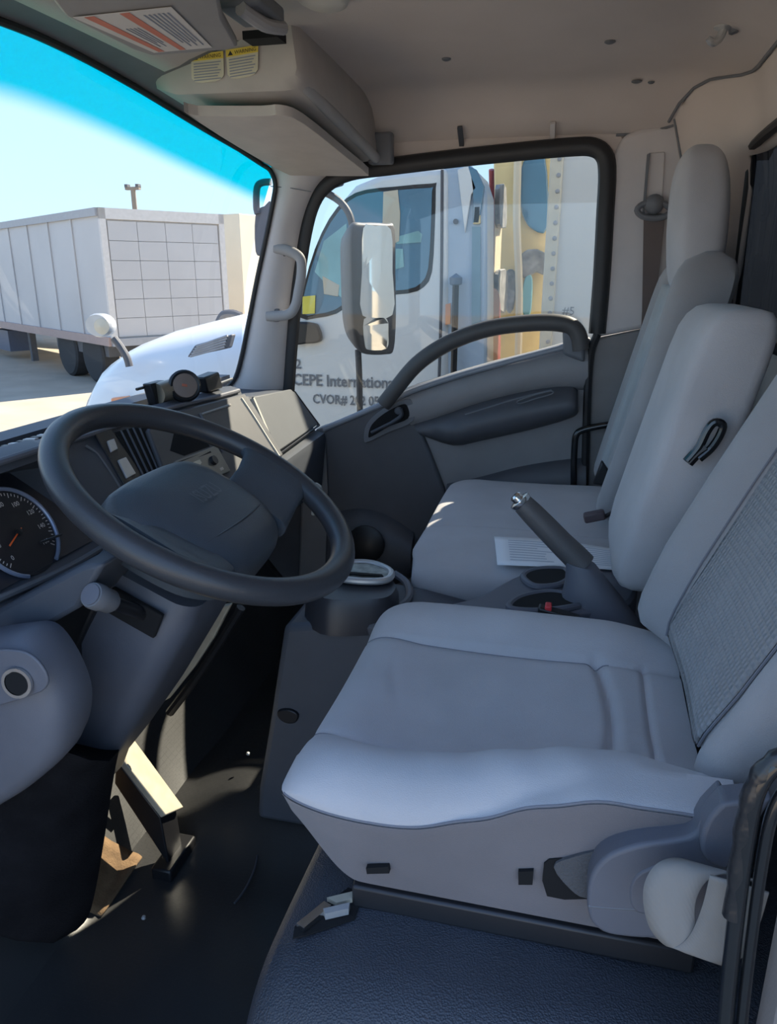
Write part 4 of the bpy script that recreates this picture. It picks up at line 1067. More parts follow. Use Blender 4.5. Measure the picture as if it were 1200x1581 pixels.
brk = thing('brake_pedal', 'small metal pedal arm half hidden behind the accelerator pad', 'pedal', (-0.80, 1.0, 0.1))
MB().obox(Vector((-0.740, 1.060, 0.102)), (0.05, 0.0, -0.004), (0, 0.012, 0), (0.0, 0, 0.007)).build('pad', SILVER, brk, bevel=0.003)
MB().tube([Vector((-0.74, 1.06, 0.12)), Vector((-0.82, 1.06, 0.25)), Vector((-0.86, 1.06, 0.45))], 0.008, 8).build('arm', BLACK, brk)
kp = [Vector(p) for p in VL((-0.594, 0.800, 0.399), (-0.609, 0.800, 0.350), (-0.638, 0.800, 0.240), (-0.667, 0.800, 0.136), (-0.690, 0.800, 0.072), (-0.716, 0.800, 0.038))]
kp_l = [Vector(p) for p in VL((-0.566, 0.660, 0.498), (-0.610, 0.660, 0.453), (-0.675, 0.660, 0.351), (-0.724, 0.660, 0.255), (-0.744, 0.660, 0.206), (-0.750, 0.660, 0.175))]
rings = []
for a, b in zip(cr([tuple(p) for p in kp], 3), cr([tuple(p) for p in kp_l], 3)):
    m1 = a.lerp(b, 0.3) + Vector((0.02, -0.02, 0)); m2 = a.lerp(b, 0.7) + Vector((0.02, -0.015, 0))
    rings.append([a + Vector((-0.14, 0.02, 0)), a, m1, m2, b, b + Vector((-0.25, 0.05, 0))])
kick = MB().loft(rings).build('trim_11', CARPET, smooth=60)
struct(kick, 'black carpeted kick panel left of the pedals', 'trim')
# dangling lead under the column
MB().tube(cr(VL((-0.640, 0.810, 0.376), (-0.640, 0.810, 0.360), (-0.645, 0.810, 0.336)), 4), 0.006, 8).build('lead', BLACK, kick)

# ================================================================== DASHBOARD
dash = thing('dashboard', 'dark grey dashboard spanning under the windshield', 'dashboard', (-0.82, 1.25, 0.5))
FN = Vector((1, 0, 0.6)).normalized()            # normal of the sloping dash face
FD = Vector((0.6, 0, -1)).normalized()           # down the face
def F(y, z, off=0.0):
    return Vector((-0.29 - 0.6 * z, y, z)) + FN * off
# main body: loft across the cab, with a hood over the instruments
def dash_ring(y):
    hood = sstep(0.98, 0.88, y) * sstep(0.50, 0.56, y)
    zt = 0.795 - 0.012 * sstep(1.25, 1.66, y) + 0.02 * hood
    rec = 0.055 * hood
    pts = [(-0.985, 0.745), (-0.93, 0.765), (-0.86, 0.785 + 0.01 * hood), (-0.795 + 0.05 * hood, zt + 0.010), (-0.773 + 0.06 * hood, zt + 0.004), (-0.766 + 0.055 * hood, zt - 0.012),
           (-0.29 - 0.6 * 0.77 - rec, 0.77 - 0.0), (-0.29 - 0.6 * 0.69 - rec * 0.8, 0.69), (-0.29 - 0.6 * 0.655 - rec * 0.1, 0.655), (-0.672 , 0.632), (-0.675, 0.605), (-0.71, 0.585), (-0.80, 0.575), (-0.985, 0.57)]
    return [Vector((x, y, z)) for x, z in pts]
ys = [0.46, 0.50, 0.53, 0.56, 0.6, 0.7, 0.8, 0.86, 0.89, 0.92, 0.95, 0.98, 1.02, 1.1, 1.3, 1.5, 1.62, 1.655]
MB().loft([dash_ring(y) for y in ys]).build('body', PLASTIC_DK, dash, smooth=40)
MB().tube([Vector((-0.768 + 0.06 * sstep(0.98, 0.88, y) * sstep(0.50, 0.56, y), y, 0.797 - 0.012 * sstep(1.25, 1.66, y) + 0.022 * sstep(0.98, 0.88, y) * sstep(0.50, 0.56, y))) for y in [0.5 + 0.02 * k for k in range(58)]], 0.005, 8).build('top_edge', PLASTIC_BL, dash)
# instrument cluster: black face, dial, ring, ticks, numbers, needle
clus = MB().prism([F(0.58, 0.795, -0.045), F(1.0, 0.790, -0.045), F(1.04, 0.70, -0.022), F(1.02, 0.665, -0.010), F(0.58, 0.665, -0.010)], tuple(FN * 0.006)).build('instrument_cluster', mat('cluster_face', (0.025, 0.027, 0.036), 0.35), dash, smooth=None)
DC = Vector(Vector((-0.721, 0.815, 0.713)))
DR = 0.063
tiltn = (FN + Vector((0.05, 0, 0))).normalized()
dial = MB().lathe(DC, tiltn, [(DR, -0.004), (DR, 0.0), (0, 0.0005)], 40).build('speedometer', DIALM, clus)
ey = Vector((0, 1, 0)); eu = tiltn.cross(ey); eu = eu if eu.z > 0 else -eu
def D(a, r_, h=0.0015):
    a = math.radians(a)
    return DC + ey * (math.cos(a) * r_) + eu * (math.sin(a) * r_) + tiltn * h
MB().tube([D(a, DR * 1.03) for a in range(-60, 250, 6)], 0.0030, 8).build('dial_ring', DIALRING, dial)
mb = MB()
for i in range(49):
    a = -40 + i * 260 / 48
    L = 0.007 if i % 4 == 0 else 0.004
    w_ = 0.0006
    t0, t1 = D(a, DR * 0.93), D(a, DR * 0.93 - L)
    s_ = (D(a + 90, 1) - D(a + 90, 0)) * w_
    mb.add([t0 - s_, t0 + s_, t1 + s_, t1 - s_], [(0, 1, 2, 3)])
mb.build('dial_ticks', LABEL_W, dial, smooth=None, normals=False)
for i, n_ in enumerate((160, 140, 120, 100, 80, 60, 40, 20, 0)):
    a = -40 + i * 260 / 8
    p = D(a, DR * 0.68, 0.0012)
    text_mesh(str(n_), 'dial_number', LABEL_W, dial, tuple(p - eu * 0.003), tuple(ey), tuple(eu), 0.0095, 0.0006, align='CENTER')
MB().prism([D(205, 0.030, 0.003), D(25 + 180 - 4, 0.030, 0.003), D(20, 0.008, 0.003), D(30, 0.008, 0.003)], tuple(tiltn * 0.001)).build('needle', NEEDLE, dial, smooth=None)
MB().lathe(D(0, 0, 0.001), tiltn, [(0.005, 0), (0.005, 0.004), (0, 0.005)], 14).build('needle_hub', BLACK, dial)
MB().tube([Vector(p) for p in VL((-0.702, 0.833, 0.694), (-0.701, 0.876, 0.691))], 0.0018, 6).build('trip_stalk', BLACK, dial)
MB().tube([Vector(p) for p in cr(VL((-0.685, 0.716, 0.659), (-0.682, 0.795, 0.653), (-0.680, 0.876, 0.650), (-0.681, 0.967, 0.651), (-0.680, 1.011, 0.650)), 4)], 0.005, 8).build('cluster_lip', PLASTIC_MD, dash)
MB().tube(cr(VL((-0.760, 1.038, 0.783), (-0.751, 1.051, 0.768), (-0.733, 1.054, 0.738), (-0.712, 1.053, 0.704), (-0.693, 1.052, 0.672)), 4), 0.0022, 6).build('bezel_line', PLASTIC_MD, dash)
# rocker switches
for (a_, b_) in (((158, 678), (178, 700)), ((180, 706), (206, 740)), ((202, 750), (228, 778))):
    pass
def fpatch(pix_pts, th, name, m_, parent, bev=0.002):
    return MB().prism([Vector(p) for p in pix_pts], tuple(FN * th)).build(name, m_, parent, bevel=bev, smooth=None if not bev else 35)
swp = fpatch(VL((-0.769, 1.071, 0.798), (-0.769, 1.117, 0.798), (-0.686, 1.124, 0.660), (-0.690, 1.061, 0.667)), 0.003, 'switch_panel', BLACK, dash)
for pl in (VL((-0.755, 1.085, 0.780), (-0.755, 1.104, 0.780), (-0.745, 1.097, 0.764), (-0.745, 1.078, 0.763)), VL((-0.736, 1.081, 0.749), (-0.736, 1.104, 0.749), (-0.720, 1.104, 0.721), (-0.719, 1.075, 0.720)), VL((-0.709, 1.074, 0.704), (-0.709, 1.099, 0.703), (-0.694, 1.099, 0.678), (-0.695, 1.071, 0.679))):
    fpatch(pl, 0.004, 'rocker_switch', SILVER, swp, 0.001)
# air vent with vertical fins
vt = fpatch(VL((-0.763, 1.121, 0.788), (-0.761, 1.212, 0.784), (-0.690, 1.173, 0.667), (-0.689, 1.108, 0.664), (-0.713, 1.118, 0.704)), 0.003, 'air_vent', HOLE, dash)
for i in range(4):
    t = 0.2 + 0.2 * i
    a = Vector(Vector((-0.760, 1.118, 0.789))).lerp(Vector(Vector((-0.758, 1.208, 0.785))), t); b = Vector(Vector((-0.692, 1.099, 0.675))).lerp(Vector(Vector((-0.688, 1.169, 0.668))), t)
    MB().tube([a + FN * 0.001, b + FN * 0.001], 0.0022, 6).build('vent_fin', PLASTIC_DK, vt)
# centre stack surround
stk = fpatch(VL((-0.754, 1.198, 0.773), (-0.763, 1.258, 0.789), (-0.755, 1.623, 0.776), (-0.668, 1.632, 0.631), (-0.660, 1.352, 0.616), (-0.670, 1.183, 0.633), (-0.685, 1.150, 0.659)), 0.012, 'centre_stack', mat('stack_plastic', (0.075, 0.077, 0.085), 0.5), dash, 0.004)
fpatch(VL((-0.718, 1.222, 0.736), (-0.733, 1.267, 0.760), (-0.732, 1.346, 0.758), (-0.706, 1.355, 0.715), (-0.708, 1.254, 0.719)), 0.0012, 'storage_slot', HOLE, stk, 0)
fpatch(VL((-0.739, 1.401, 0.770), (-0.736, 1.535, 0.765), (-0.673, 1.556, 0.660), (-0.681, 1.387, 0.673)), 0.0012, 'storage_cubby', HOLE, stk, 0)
MB().tube(VL((-0.738, 1.393, 0.773), (-0.737, 1.526, 0.771)), 0.0026, 6).build('cubby_lip', PLASTIC_LT, stk)
MB().tube(VL((-0.740, 1.387, 0.776), (-0.716, 1.386, 0.737), (-0.693, 1.385, 0.698)), 0.003, 6).build('stack_divider', PLASTIC_BL, stk)
MB().tube(cr(VL((-0.741, 1.591, 0.775), (-0.714, 1.597, 0.730), (-0.683, 1.600, 0.678), (-0.660, 1.603, 0.640)), 3), 0.0045, 8).build('stack_edge', mat('edge_strip_pale', (0.55, 0.53, 0.48), 0.4), stk)
# radio
rad = fpatch(VL((-0.707, 1.209, 0.717), (-0.704, 1.369, 0.712), (-0.673, 1.363, 0.661), (-0.677, 1.202, 0.667)), 0.008, 'radio', mat('radio_face', (0.20, 0.19, 0.17), 0.35, 0.3), stk, 0.002)
fpatch(VL((-0.693, 1.210, 0.708), (-0.692, 1.283, 0.706), (-0.683, 1.284, 0.690), (-0.684, 1.210, 0.693)), 0.001, 'radio_display', mat('radio_lcd', (0.55, 0.53, 0.45), 0.3), rad, 0)
fpatch(VL((-0.699, 1.208, 0.718), (-0.696, 1.335, 0.712), (-0.693, 1.335, 0.708), (-0.697, 1.207, 0.713)), 0.001, 'disc_slot', HOLE, rad, 0)
for i in range(4):
    c_ = Vector(Vector((-0.677, 1.214, 0.681))).lerp(Vector(Vector((-0.674, 1.336, 0.675))), i / 3)
    MB().obox(c_, FN * 0.002, (0, 0.007, 0), FD * 0.003).build('radio_button', LABEL_W, rad, bevel=0.0008)
MB().lathe(Vector((-0.685, 1.322, 0.694)), FN, [(0.010, 0), (0.009, 0.008), (0, 0.008)], 18).build('volume_knob', BLACK, rad)
hv = fpatch(VL((-0.674, 1.195, 0.661), (-0.667, 1.361, 0.650), (-0.653, 1.358, 0.627), (-0.659, 1.188, 0.637)), 0.006, 'heater_panel', BLACK, stk, 0.002)
MB().lathe(Vector((-0.660, 1.299, 0.649)), FN, [(0.008, 0), (0.007, 0.007), (0, 0.007)], 16).build('heater_knob', SILVER, hv)
# passenger end: body, glove box lid
gtl, gtr, gbr, gbl = (Vector(p) for p in (Vector((-0.755, 1.665, 0.768)), Vector((-0.779, 2.000, 0.738)), Vector((-0.697, 2.000, 0.630)), Vector((-0.694, 1.665, 0.621))))
gtr.z = gtr.z
pe = []
for y, t in ((1.655, 0.0), (1.72, 0.16), (1.80, 0.4), (1.90, 0.7), (1.965, 0.9), (1.985, 1.0)):
    a = gtl.lerp(gtr, t); b = gbl.lerp(gbr, t)
    pe.append([Vector((-0.985, y, 0.735)), Vector((-0.90, y, 0.745)), Vector((a.x - 0.02, y, a.z - 0.001)), Vector((a.x - 0.006, y, a.z - 0.003)), Vector((b.x - 0.004, y, b.z - 0.006)), Vector((b.x + 0.022, y, b.z - 0.012)), Vector((b.x + 0.026, y, b.z - 0.03)), Vector((b.x + 0.01, y, 0.46)), Vector((b.x - 0.05, y, 0.42)), Vector((-0.985, y, 0.42))])
MB().loft(pe).build('passenger_side_body', PLASTIC_DK, dash, smooth=40)
gn = (gtr - gtl).cross(gbl - gtl).normalized()
if gn.x < 0: gn = -gn
def G(s, t, off=0.0):
    return gtl.lerp(gtr, s).lerp(gbl.lerp(gbr, s), t) + gn * off
MB().prism([G(0.03, 0.02), G(0.985, 0.02), G(0.985, 0.93), G(0.03, 0.95)], tuple(gn * 0.008)).build('glove_box_lid', GLOVE, dash, bevel=0.004)
MB().tube([G(1.0, 0.10, 0.004), G(1.0, 0.55, 0.004), G(1.0, 0.97, 0.004)], 0.005, 6).build('lid_gap', BLACK, dash)
MB().tube([G(0.02, 0.99, 0.006), G(0.5, 0.975, 0.006), G(1.0, 0.96, 0.006)], 0.003, 6).build('lid_gap', BLACK, dash)
MB().tube([G(-0.005, 0.05, 0.004), G(-0.005, 0.6, 0.004), G(-0.005, 1.06, 0.004)], 0.009, 8).build('end_strip', mat('edge_strip_pale', (0.55, 0.53, 0.48), 0.4), dash)
# lower knee panel by the driver door with the power socket
kn_o = cr(VL((-0.648, 0.640, 0.650), (-0.607, 0.640, 0.661), (-0.581, 0.640, 0.665), (-0.564, 0.640, 0.657), (-0.548, 0.640, 0.633), (-0.536, 0.640, 0.601), (-0.532, 0.640, 0.570), (-0.539, 0.640, 0.534), (-0.554, 0.640, 0.505), (-0.590, 0.640, 0.469), (-0.624, 0.640, 0.441), (-0.700, 0.640, 0.387)), 3)
kn = MB()
kr = []
kcen = Vector(Vector((-0.642, 0.640, 0.544)))
for off, s_ in ((0.055, 0.90), (0.03, 0.985), (0.012, 1.0), (-0.004, 0.985), (-0.016, 0.92), (-0.022, 0.8), (-0.026, 0.4), (-0.026, 0.05)):
    kr.append([kcen + (p - kcen) * s_ + Vector((0, off, 0)) for p in kn_o])
knee = kn.loft(kr).build('knee_panel', PLASTIC_BL, dash, smooth=60)
kscoop = cr(VL((-0.602, 0.607, 0.651), (-0.565, 0.607, 0.662), (-0.543, 0.607, 0.657), (-0.530, 0.607, 0.640), (-0.531, 0.607, 0.623), (-0.551, 0.607, 0.609), (-0.614, 0.607, 0.588)), 3, True)
MB().prism(kscoop, (0, 0.004, 0)).build('knee_scoop', PLASTIC_BL, knee, bevel=0.0015)
sc_ = Vector(Vector((-0.564, 0.604, 0.625)))
MB().lathe(sc_, (0.1, -1, 0.1), [(0.0175, 0), (0.0175, 0.004), (0.014, 0.004), (0.014, 0.001), (0, 0.001)], 24).build('power_socket', CHROME, knee)
MB().lathe(sc_, (0.1, -1, 0.1), [(0.0135, 0.0012), (0.0135, 0.003), (0, 0.0035)], 20).build('socket_hole', HOLE, knee)
MB().prism(VL((-0.673, 0.700, 0.653), (-0.535, 0.700, 0.728), (-0.509, 0.700, 0.731), (-0.552, 0.700, 0.670), (-0.611, 0.700, 0.634), (-0.680, 0.700, 0.612)), (0, 0.1, 0)).build('lower_ledge', PLASTIC_DK, dash, bevel=0.006)
MB().prism(VL((-0.669, 0.760, 0.625), (-0.563, 0.760, 0.695), (-0.551, 0.760, 0.679), (-0.609, 0.760, 0.581), (-0.613, 0.760, 0.542), (-0.649, 0.760, 0.566)), (0, 0.1, 0)).build('dark_gap', BLACK, dash, bevel=0.004)
# gear knob seen past the wheel rim
gk = thing('gear_knob', 'small pale round knob just right of the wheel rim', 'knob', Vector((-0.472, 1.320, 0.625)))
MB().lathe(Vector((-0.471, 1.320, 0.649)), (0.1, 0, 1), [(0.004, -0.05), (0.006, -0.012), (0.012, -0.008), (0.015, 0.0), (0.013, 0.009), (0.006, 0.014), (0, 0.015)], 20).build('knob', mat('pale_knob', (0.36, 0.35, 0.31), 0.4), gk)
# vent grille along the windshield base
for i in range(14):
    y = 0.92 + i * 0.018
    MB().obox((-0.90, y, 0.777), (0.012, 0, 0.001), (0, 0.005, 0), (0, 0, 0.002)).build('demister_slot', LABEL_W if i % 2 else BLACK, dash)

# ---- phone holder on top of the dash
ph = thing('phone_mount', 'black phone holder with a round clamp on top of the dash', 'phone holder', Vector((-0.840, 1.401, 0.781)))
MB().prism(VL((-0.835, 1.338, 0.840), (-0.835, 1.397, 0.840), (-0.835, 1.413, 0.784), (-0.835, 1.357, 0.784)), (0.020, 0, 0)).build('clamp_plate', BLACK, ph, bevel=0.003)
a0 = Vector(Vector((-0.815, 1.359, 0.818))); a1 = Vector(Vector((-0.800, 1.409, 0.823)))
MB().tube([a0, a0.lerp(a1, 0.5), a1], 0.021, 18).build('barrel', mat('bronze_barrel', (0.30, 0.26, 0.20), 0.35, 0.5), ph)
kd = Vector((0.62, -0.72, 0.25)).normalized()
kc = Vector(Vector((-0.775, 1.399, 0.829)))
MB().lathe(kc - kd * 0.012, kd, [(0.0, 0), (0.029, 0), (0.033, 0.004), (0.033, 0.016), (0.029, 0.020), (0.026, 0.018), (0, 0.018)], 28).build('knob_ring', BLACK, ph)
MB().lathe(kc + kd * 0.0065, kd, [(0.025, 0), (0.024, 0.002), (0, 0.003)], 24).build('knob_badge', mat('badge_brown', (0.22, 0.16, 0.13), 0.4), ph)
MB().obox(kc + kd * 0.010, Vector((0.2, 0.35, -0.1)) * 0.02, Vector((0, 0.1, 0.2)) * 0.012, kd * 0.0008).build('badge_mark', INK_RED, ph)
MB().prism(VL((-0.815, 1.508, 0.832), (-0.815, 1.580, 0.836), (-0.815, 1.596, 0.797), (-0.815, 1.520, 0.796)), (0.03, 0, 0)).build('phone_grip', BLACK, ph, bevel=0.004)
MB().tube(cr(VL((-0.810, 1.584, 0.802), (-0.810, 1.631, 0.802), (-0.810, 1.695, 0.804)), 3), 0.0035, 8).build('support_arm', PLASTIC_DK, ph)
MB().tube(VL((-0.825, 1.364, 0.790), (-0.825, 1.421, 0.789), (-0.825, 1.517, 0.789)), 0.010, 10).build('mount_foot', BLACK, ph)
MB().tube(VL((-0.830, 1.310, 0.833), (-0.830, 1.336, 0.833)), 0.003, 6).build('clamp_pin', BLACK, ph)
MB().tube(VL((-0.830, 1.322, 0.795), (-0.830, 1.356, 0.795)), 0.003, 6).build('clamp_pin', BLACK, ph)

# ---- grab handle on the windshield pillar
gh = thing('grab_handle', 'light grey grab handle on the passenger windshield pillar', 'handle', Vector((-0.776, 1.940, 1.020)))
MB().tube(cr(VL((-0.779, 1.930, 1.110), (-0.750, 1.930, 1.107), (-0.722, 1.930, 1.097), (-0.707, 1.930, 1.080), (-0.708, 1.930, 1.044), (-0.717, 1.930, 1.004), (-0.726, 1.930, 0.971), (-0.743, 1.930, 0.948), (-0.776, 1.930, 0.941), (-0.809, 1.930, 0.940)), 4), 0.0135, 12, flat=0.75, up=(0, 1, 0)).build('grip', PLASTIC_LT, gh)
for pl in (VL((-0.787, 1.935, 1.123), (-0.752, 1.935, 1.120), (-0.753, 1.935, 1.091), (-0.789, 1.935, 1.094)), VL((-0.818, 1.935, 0.960), (-0.777, 1.935, 0.959), (-0.779, 1.935, 0.925), (-0.822, 1.935, 0.926))):
    MB().prism(pl, (0, 0.012, 0)).build('end_mount', PLASTIC_MD, gh, bevel=0.003)

# ================================================================== OVERHEAD
oh = thing('overhead_shelf', 'grey overhead storage pod above the passenger side of the windshield', 'shelf', (-0.63, 1.68, 1.36))
rings = []
for y, zb in ((1.40, 1.372), (1.415, 1.364), (1.55, 1.352), (1.75, 1.330), (1.915, 1.310), (1.93, 1.318)):
    e_ = 0.012 if y in (1.40, 1.93) else 0.0
    rings.append([Vector((-0.79 + e_, y, zb + 0.012 + e_)), Vector((-0.75, y, zb + e_)), Vector((-0.54, y, zb - 0.004 + e_)), Vector((-0.515, y, zb - 0.002 + e_)), Vector((-0.500 - e_, y, zb + 0.008)), Vector((-0.497 - e_, y, zb + 0.02)), Vector((-0.505 - e_, y, zb + 0.085)), Vector((-0.515 - e_, y, zb + 0.13)), Vector((-0.80 + e_, y, zb + 0.08))])
MB().loft(rings).build('pod_body', mat('pod_plastic', (0.42, 0.385, 0.36), 0.55, bump=0.1), oh, smooth=45)
MB().tube([Vector((-0.515, 1.412, 1.378)), Vector((-0.510, 1.44, 1.371)), Vector((-0.505, 1.60, 1.350)), Vector((-0.503, 1.80, 1.328)), Vector((-0.50, 1.92, 1.312))], [0.004, 0.010, 0.012, 0.012, 0.012], 12).build('edge_bar', PLASTIC_LT, oh)
MB().box((-0.52, 1.905, 1.30), (-0.46, 1.935, 1.37)).build('bar_bracket', PLASTIC_MD, oh, bevel=0.006)
# recessed gap and the folded passenger visor below the pod
pv = thing('sun_visor', 'grey passenger sun visor folded flat under the overhead pod', 'visor', (-0.66, 1.67, 1.32))
vis = [Vector(p) for p in cr([(-0.735, 1.42, 1.350), (-0.72, 1.435, 1.349), (-0.60, 1.45, 1.346), (-0.56, 1.445, 1.345), (-0.535, 1.50, 1.339), (-0.525, 1.75, 1.312), (-0.522, 1.90, 1.297), (-0.54, 1.925, 1.294), (-0.70, 1.925, 1.300), (-0.73, 1.90, 1.303), (-0.742, 1.65, 1.328)], 3, True)]
MB().prism(vis, (0, 0, -0.018)).build('visor_panel', mat('visor_vinyl', (0.50, 0.455, 0.42), 0.6, bump=0.1), pv, bevel=0.007, seg=3)
# two yellow-headed warning labels on the near end of the pod
def label_shape(pts, name_label, tri, lines):
    lab = thing('warning_label', name_label, 'label', tuple(sum((Vector(p) for p in pts), Vector()) / len(pts)))
    P4 = [Vector(p) for p in pts]
    def L(u, v, h=0.0):
        return P4[0].lerp(P4[1], u).lerp(P4[3].lerp(P4[2], u), v) + Vector((0, -1, 0)) * h
    out = [L(0, 0), L(1, 0), L(1, 0.82), L(0.9, 0.95), L(0.7, 1.0), L(0.3, 1.0), L(0.1, 0.95), L(0, 0.82)]
    MB().prism(out, (0, 0.0012, 0)).build('label_card', LABEL, lab, smooth=None)
    MB().prism([L(0.0, 0.0, 0.0006), L(1, 0.0, 0.0006), L(1, 0.24, 0.0006), L(0, 0.24, 0.0006)], (0, 0.0005, 0)).build('yellow_header', YELLOW, lab, smooth=None)
    MB().prism([L(0.06, 0.20, 0.0012), L(0.22, 0.20, 0.0012), L(0.14, 0.05, 0.0012)], (0, 0.0005, 0)).build('hazard_triangle', INK_DK, lab, smooth=None)
    text_mesh('WARNING', 'header_text', INK_DK, lab, tuple(L(0.27, 0.19, 0.001)), tuple(P4[1] - P4[0]), (0, 0, 1), 0.0085, 0.0005, width=(P4[1] - P4[0]).length * 0.66)
    for k in range(lines):
        v0 = 0.32 + k * 0.095
        w1 = 0.92 - 0.10 * ((k * 7) % 3) / 2
        MB().prism([L(0.08, v0, 0.0008), L(w1, v0, 0.0008), L(w1, v0 + 0.035, 0.0008), L(0.08, v0 + 0.035, 0.0008)], (0, 0.0004, 0)).build('print_line', INK, lab, smooth=None)
label_shape(VL((-0.707, 1.396, 1.422), (-0.644, 1.396, 1.424), (-0.646, 1.396, 1.378), (-0.709, 1.396, 1.376)), 'cream warning label with a yellow header nearest the windshield', True, 7)
label_shape(VL((-0.639, 1.396, 1.425), (-0.577, 1.396, 1.430), (-0.581, 1.396, 1.383), (-0.638, 1.396, 1.378)), 'cream warning label with a yellow header nearest the headliner', True, 7)

# driver visor covered with a notice sheet
dv = thing('sun_visor', 'driver sun visor with a red and white notice sheet, above the windshield', 'visor', (-0.60, 1.0, 1.37))
vq = VL((-0.630, 0.880, 1.367), (-0.460, 0.990, 1.388), (-0.503, 1.096, 1.382), (-0.531, 1.206, 1.377), (-0.553, 1.210, 1.375), (-0.655, 1.165, 1.362), (-0.663, 1.127, 1.361), (-0.665, 0.973, 1.362))
vn = (vq[1] - vq[0]).cross(vq[5] - vq[0]).normalized()
if vn.z > 0: vn = -vn
MB().prism(vq, tuple(-vn * 0.016)).build('visor_panel', mat('visor_vinyl_dark', (0.30, 0.28, 0.265), 0.6, bump=0.1), dv, bevel=0.005, seg=3)
sh = VL((-0.656, 0.976, 1.362), (-0.538, 1.017, 1.377), (-0.563, 1.182, 1.373), (-0.642, 1.150, 1.363))
def V4(u, v, h=0.0):
    return sh[0].lerp(sh[1], u).lerp(sh[3].lerp(sh[2], u), v) + vn * (0.0004 + h)
def vquad(u0, u1, v0, v1, h, name, m_):
    MB().prism([V4(u0, v0, h), V4(u1, v0, h), V4(u1, v1, h), V4(u0, v1, h)], tuple(vn * 0.0003)).build(name, m_, dv, smooth=None)
vquad(0, 1, 0, 1, 0, 'notice_sheet', LABEL_W)
vquad(0.10, 0.20, 0.02, 0.98, 0.0005, 'red_stripe', INK_RED)
vquad(0.46, 0.56, 0.02, 0.98, 0.0005, 'red_stripe', INK_RED)
for k in range(6):
    vquad(0.90 - k * 0.05, 0.92 - k * 0.05, 0.10, 0.90 - 0.1 * (k % 2), 0.0005, 'print_line', INK)
for k in range(4):
    vquad(0.26 + k * 0.045, 0.275 + k * 0.045, 0.35, 0.85 - 0.1 * (k % 2), 0.0005, 'print_line', INK)
# visor clip and holder between visor and pod
vc = thing('visor_clip', 'dark grey visor clip between the driver visor and the overhead pod', 'clip', (-0.50, 1.2, 1.42))
MB().obox((-0.505, 1.20, 1.425), (0.035, 0, 0), (0, 0.05, 0), (0, 0, 0.012)).build('clip_base', PLASTIC_MD, vc, bevel=0.006)
MB().tube(cr([(-0.50, 1.15, 1.41), (-0.485, 1.20, 1.402), (-0.475, 1.25, 1.41)], 5), 0.010, 10).build('clip_hook', PLASTIC_LT, vc)
MB().box((-0.56, 1.29, 1.41), (-0.50, 1.33, 1.422)).build('clip_slot', HOLE, vc)
# dome lamp
dl = thing('dome_lamp', 'pale oval dome lamp at the top edge of the headliner', 'lamp', (-0.40, 1.24, 1.45))
MB().loft([[Vector((-0.41 + 0.04 * s_ * math.cos(a), 1.25 + 0.06 * s_ * math.sin(a), z_)) for a in (2 * math.pi * k / 28 for k in range(28))] for s_, z_ in ((1.0, 1.462), (1.0, 1.450), (0.93, 1.442), (0.7, 1.437), (0.1, 1.435))]).build('lens', mat('lamp_lens_white', (0.62, 0.58, 0.50), 0.4), dl, smooth=60)
# coat hook
ck = thing('coat_hook', 'small metal coat hook screwed to the headliner', 'hook', (0.20, 1.56, 1.44))
hz = ceil_z(0.205, 1.56)
MB().lathe((0.205, 1.56, hz - 0.003), (0, 0, -1), [(0.016, 0), (0.016, 0.003), (0.010, 0.006), (0.006, 0.008)], 18).build('hook_base', SILVER, ck)
MB().tube(cr([(0.205, 1.56, hz - 0.008), (0.200, 1.555, hz - 0.022), (0.190, 1.55, hz - 0.030), (0.18, 1.545, hz - 0.024)], 4), [0.007] * 6 + [0.006] * 5 + [0.005] * 2, 10).build('hook_arm', SILVER, ck)
MB().lathe((0.222, 1.566, hz - 0.006), (0.3, 0.1, -1), [(0.009, 0), (0.009, 0.006), (0.005, 0.009), (0, 0.009)], 12).build('hook_screw', PLASTIC_MD, ck)

# ================================================================== OUTSIDE: OUR OWN MIRROR
om = thing('side_mirror', 'tall black door mirror of the cab outside the passenger window', 'mirror', Vector((-0.667, 2.320, 0.612)))
hs = []
mc = Vector(Vector((-0.615, 2.320, 1.006)))
mx_ = Vector((0.80, -0.45, 0)).normalized()       # the glass faces back towards the driver
outl = cr(VL((-0.666, 2.242, 1.175), (-0.639, 2.280, 1.188), (-0.588, 2.352, 1.189), (-0.570, 2.378, 1.179), (-0.568, 2.380, 1.053), (-0.566, 2.383, 0.926), (-0.571, 2.376, 0.820), (-0.587, 2.354, 0.807), (-0.634, 2.287, 0.813), (-0.654, 2.260, 0.835), (-0.666, 2.242, 0.903), (-0.669, 2.238, 1.053)), 3, True)
mcn = sum((p for p in outl), Vector()) / len(outl)
MB().loft([[mcn + (p - mcn) * s_ + Vector((dx, dy, 0)) for p in outl] for s_, dx, dy in ((0.97, 0.008, -0.006), (1.0, 0.006, -0.004), (1.02, 0.0, 0.0), (0.97, -0.02, 0.016), (0.85, -0.05, 0.036), (0.4, -0.065, 0.046))]).build('housing', mat('mirror_housing', (0.14, 0.14, 0.15), 0.5), om, smooth=60)
mn = Vector((0.015, -0.03, 0))
def mpane(pix, nm):
    MB().prism(cr(pix, 3, True), (-0.003, 0.002, 0)).build(nm, MIRROR, om, smooth=None)
mpane(VL((-0.633, 2.267, 1.176), (-0.606, 2.306, 1.183), (-0.571, 2.356, 1.175), (-0.567, 2.361, 1.053), (-0.567, 2.361, 0.925), (-0.637, 2.263, 0.927), (-0.637, 2.262, 1.053)), 'main_glass')
mpane(VL((-0.634, 2.267, 0.916), (-0.607, 2.304, 0.918), (-0.580, 2.343, 0.912), (-0.577, 2.348, 0.868), (-0.581, 2.341, 0.823), (-0.623, 2.282, 0.823), (-0.633, 2.268, 0.844)), 'convex_glass')
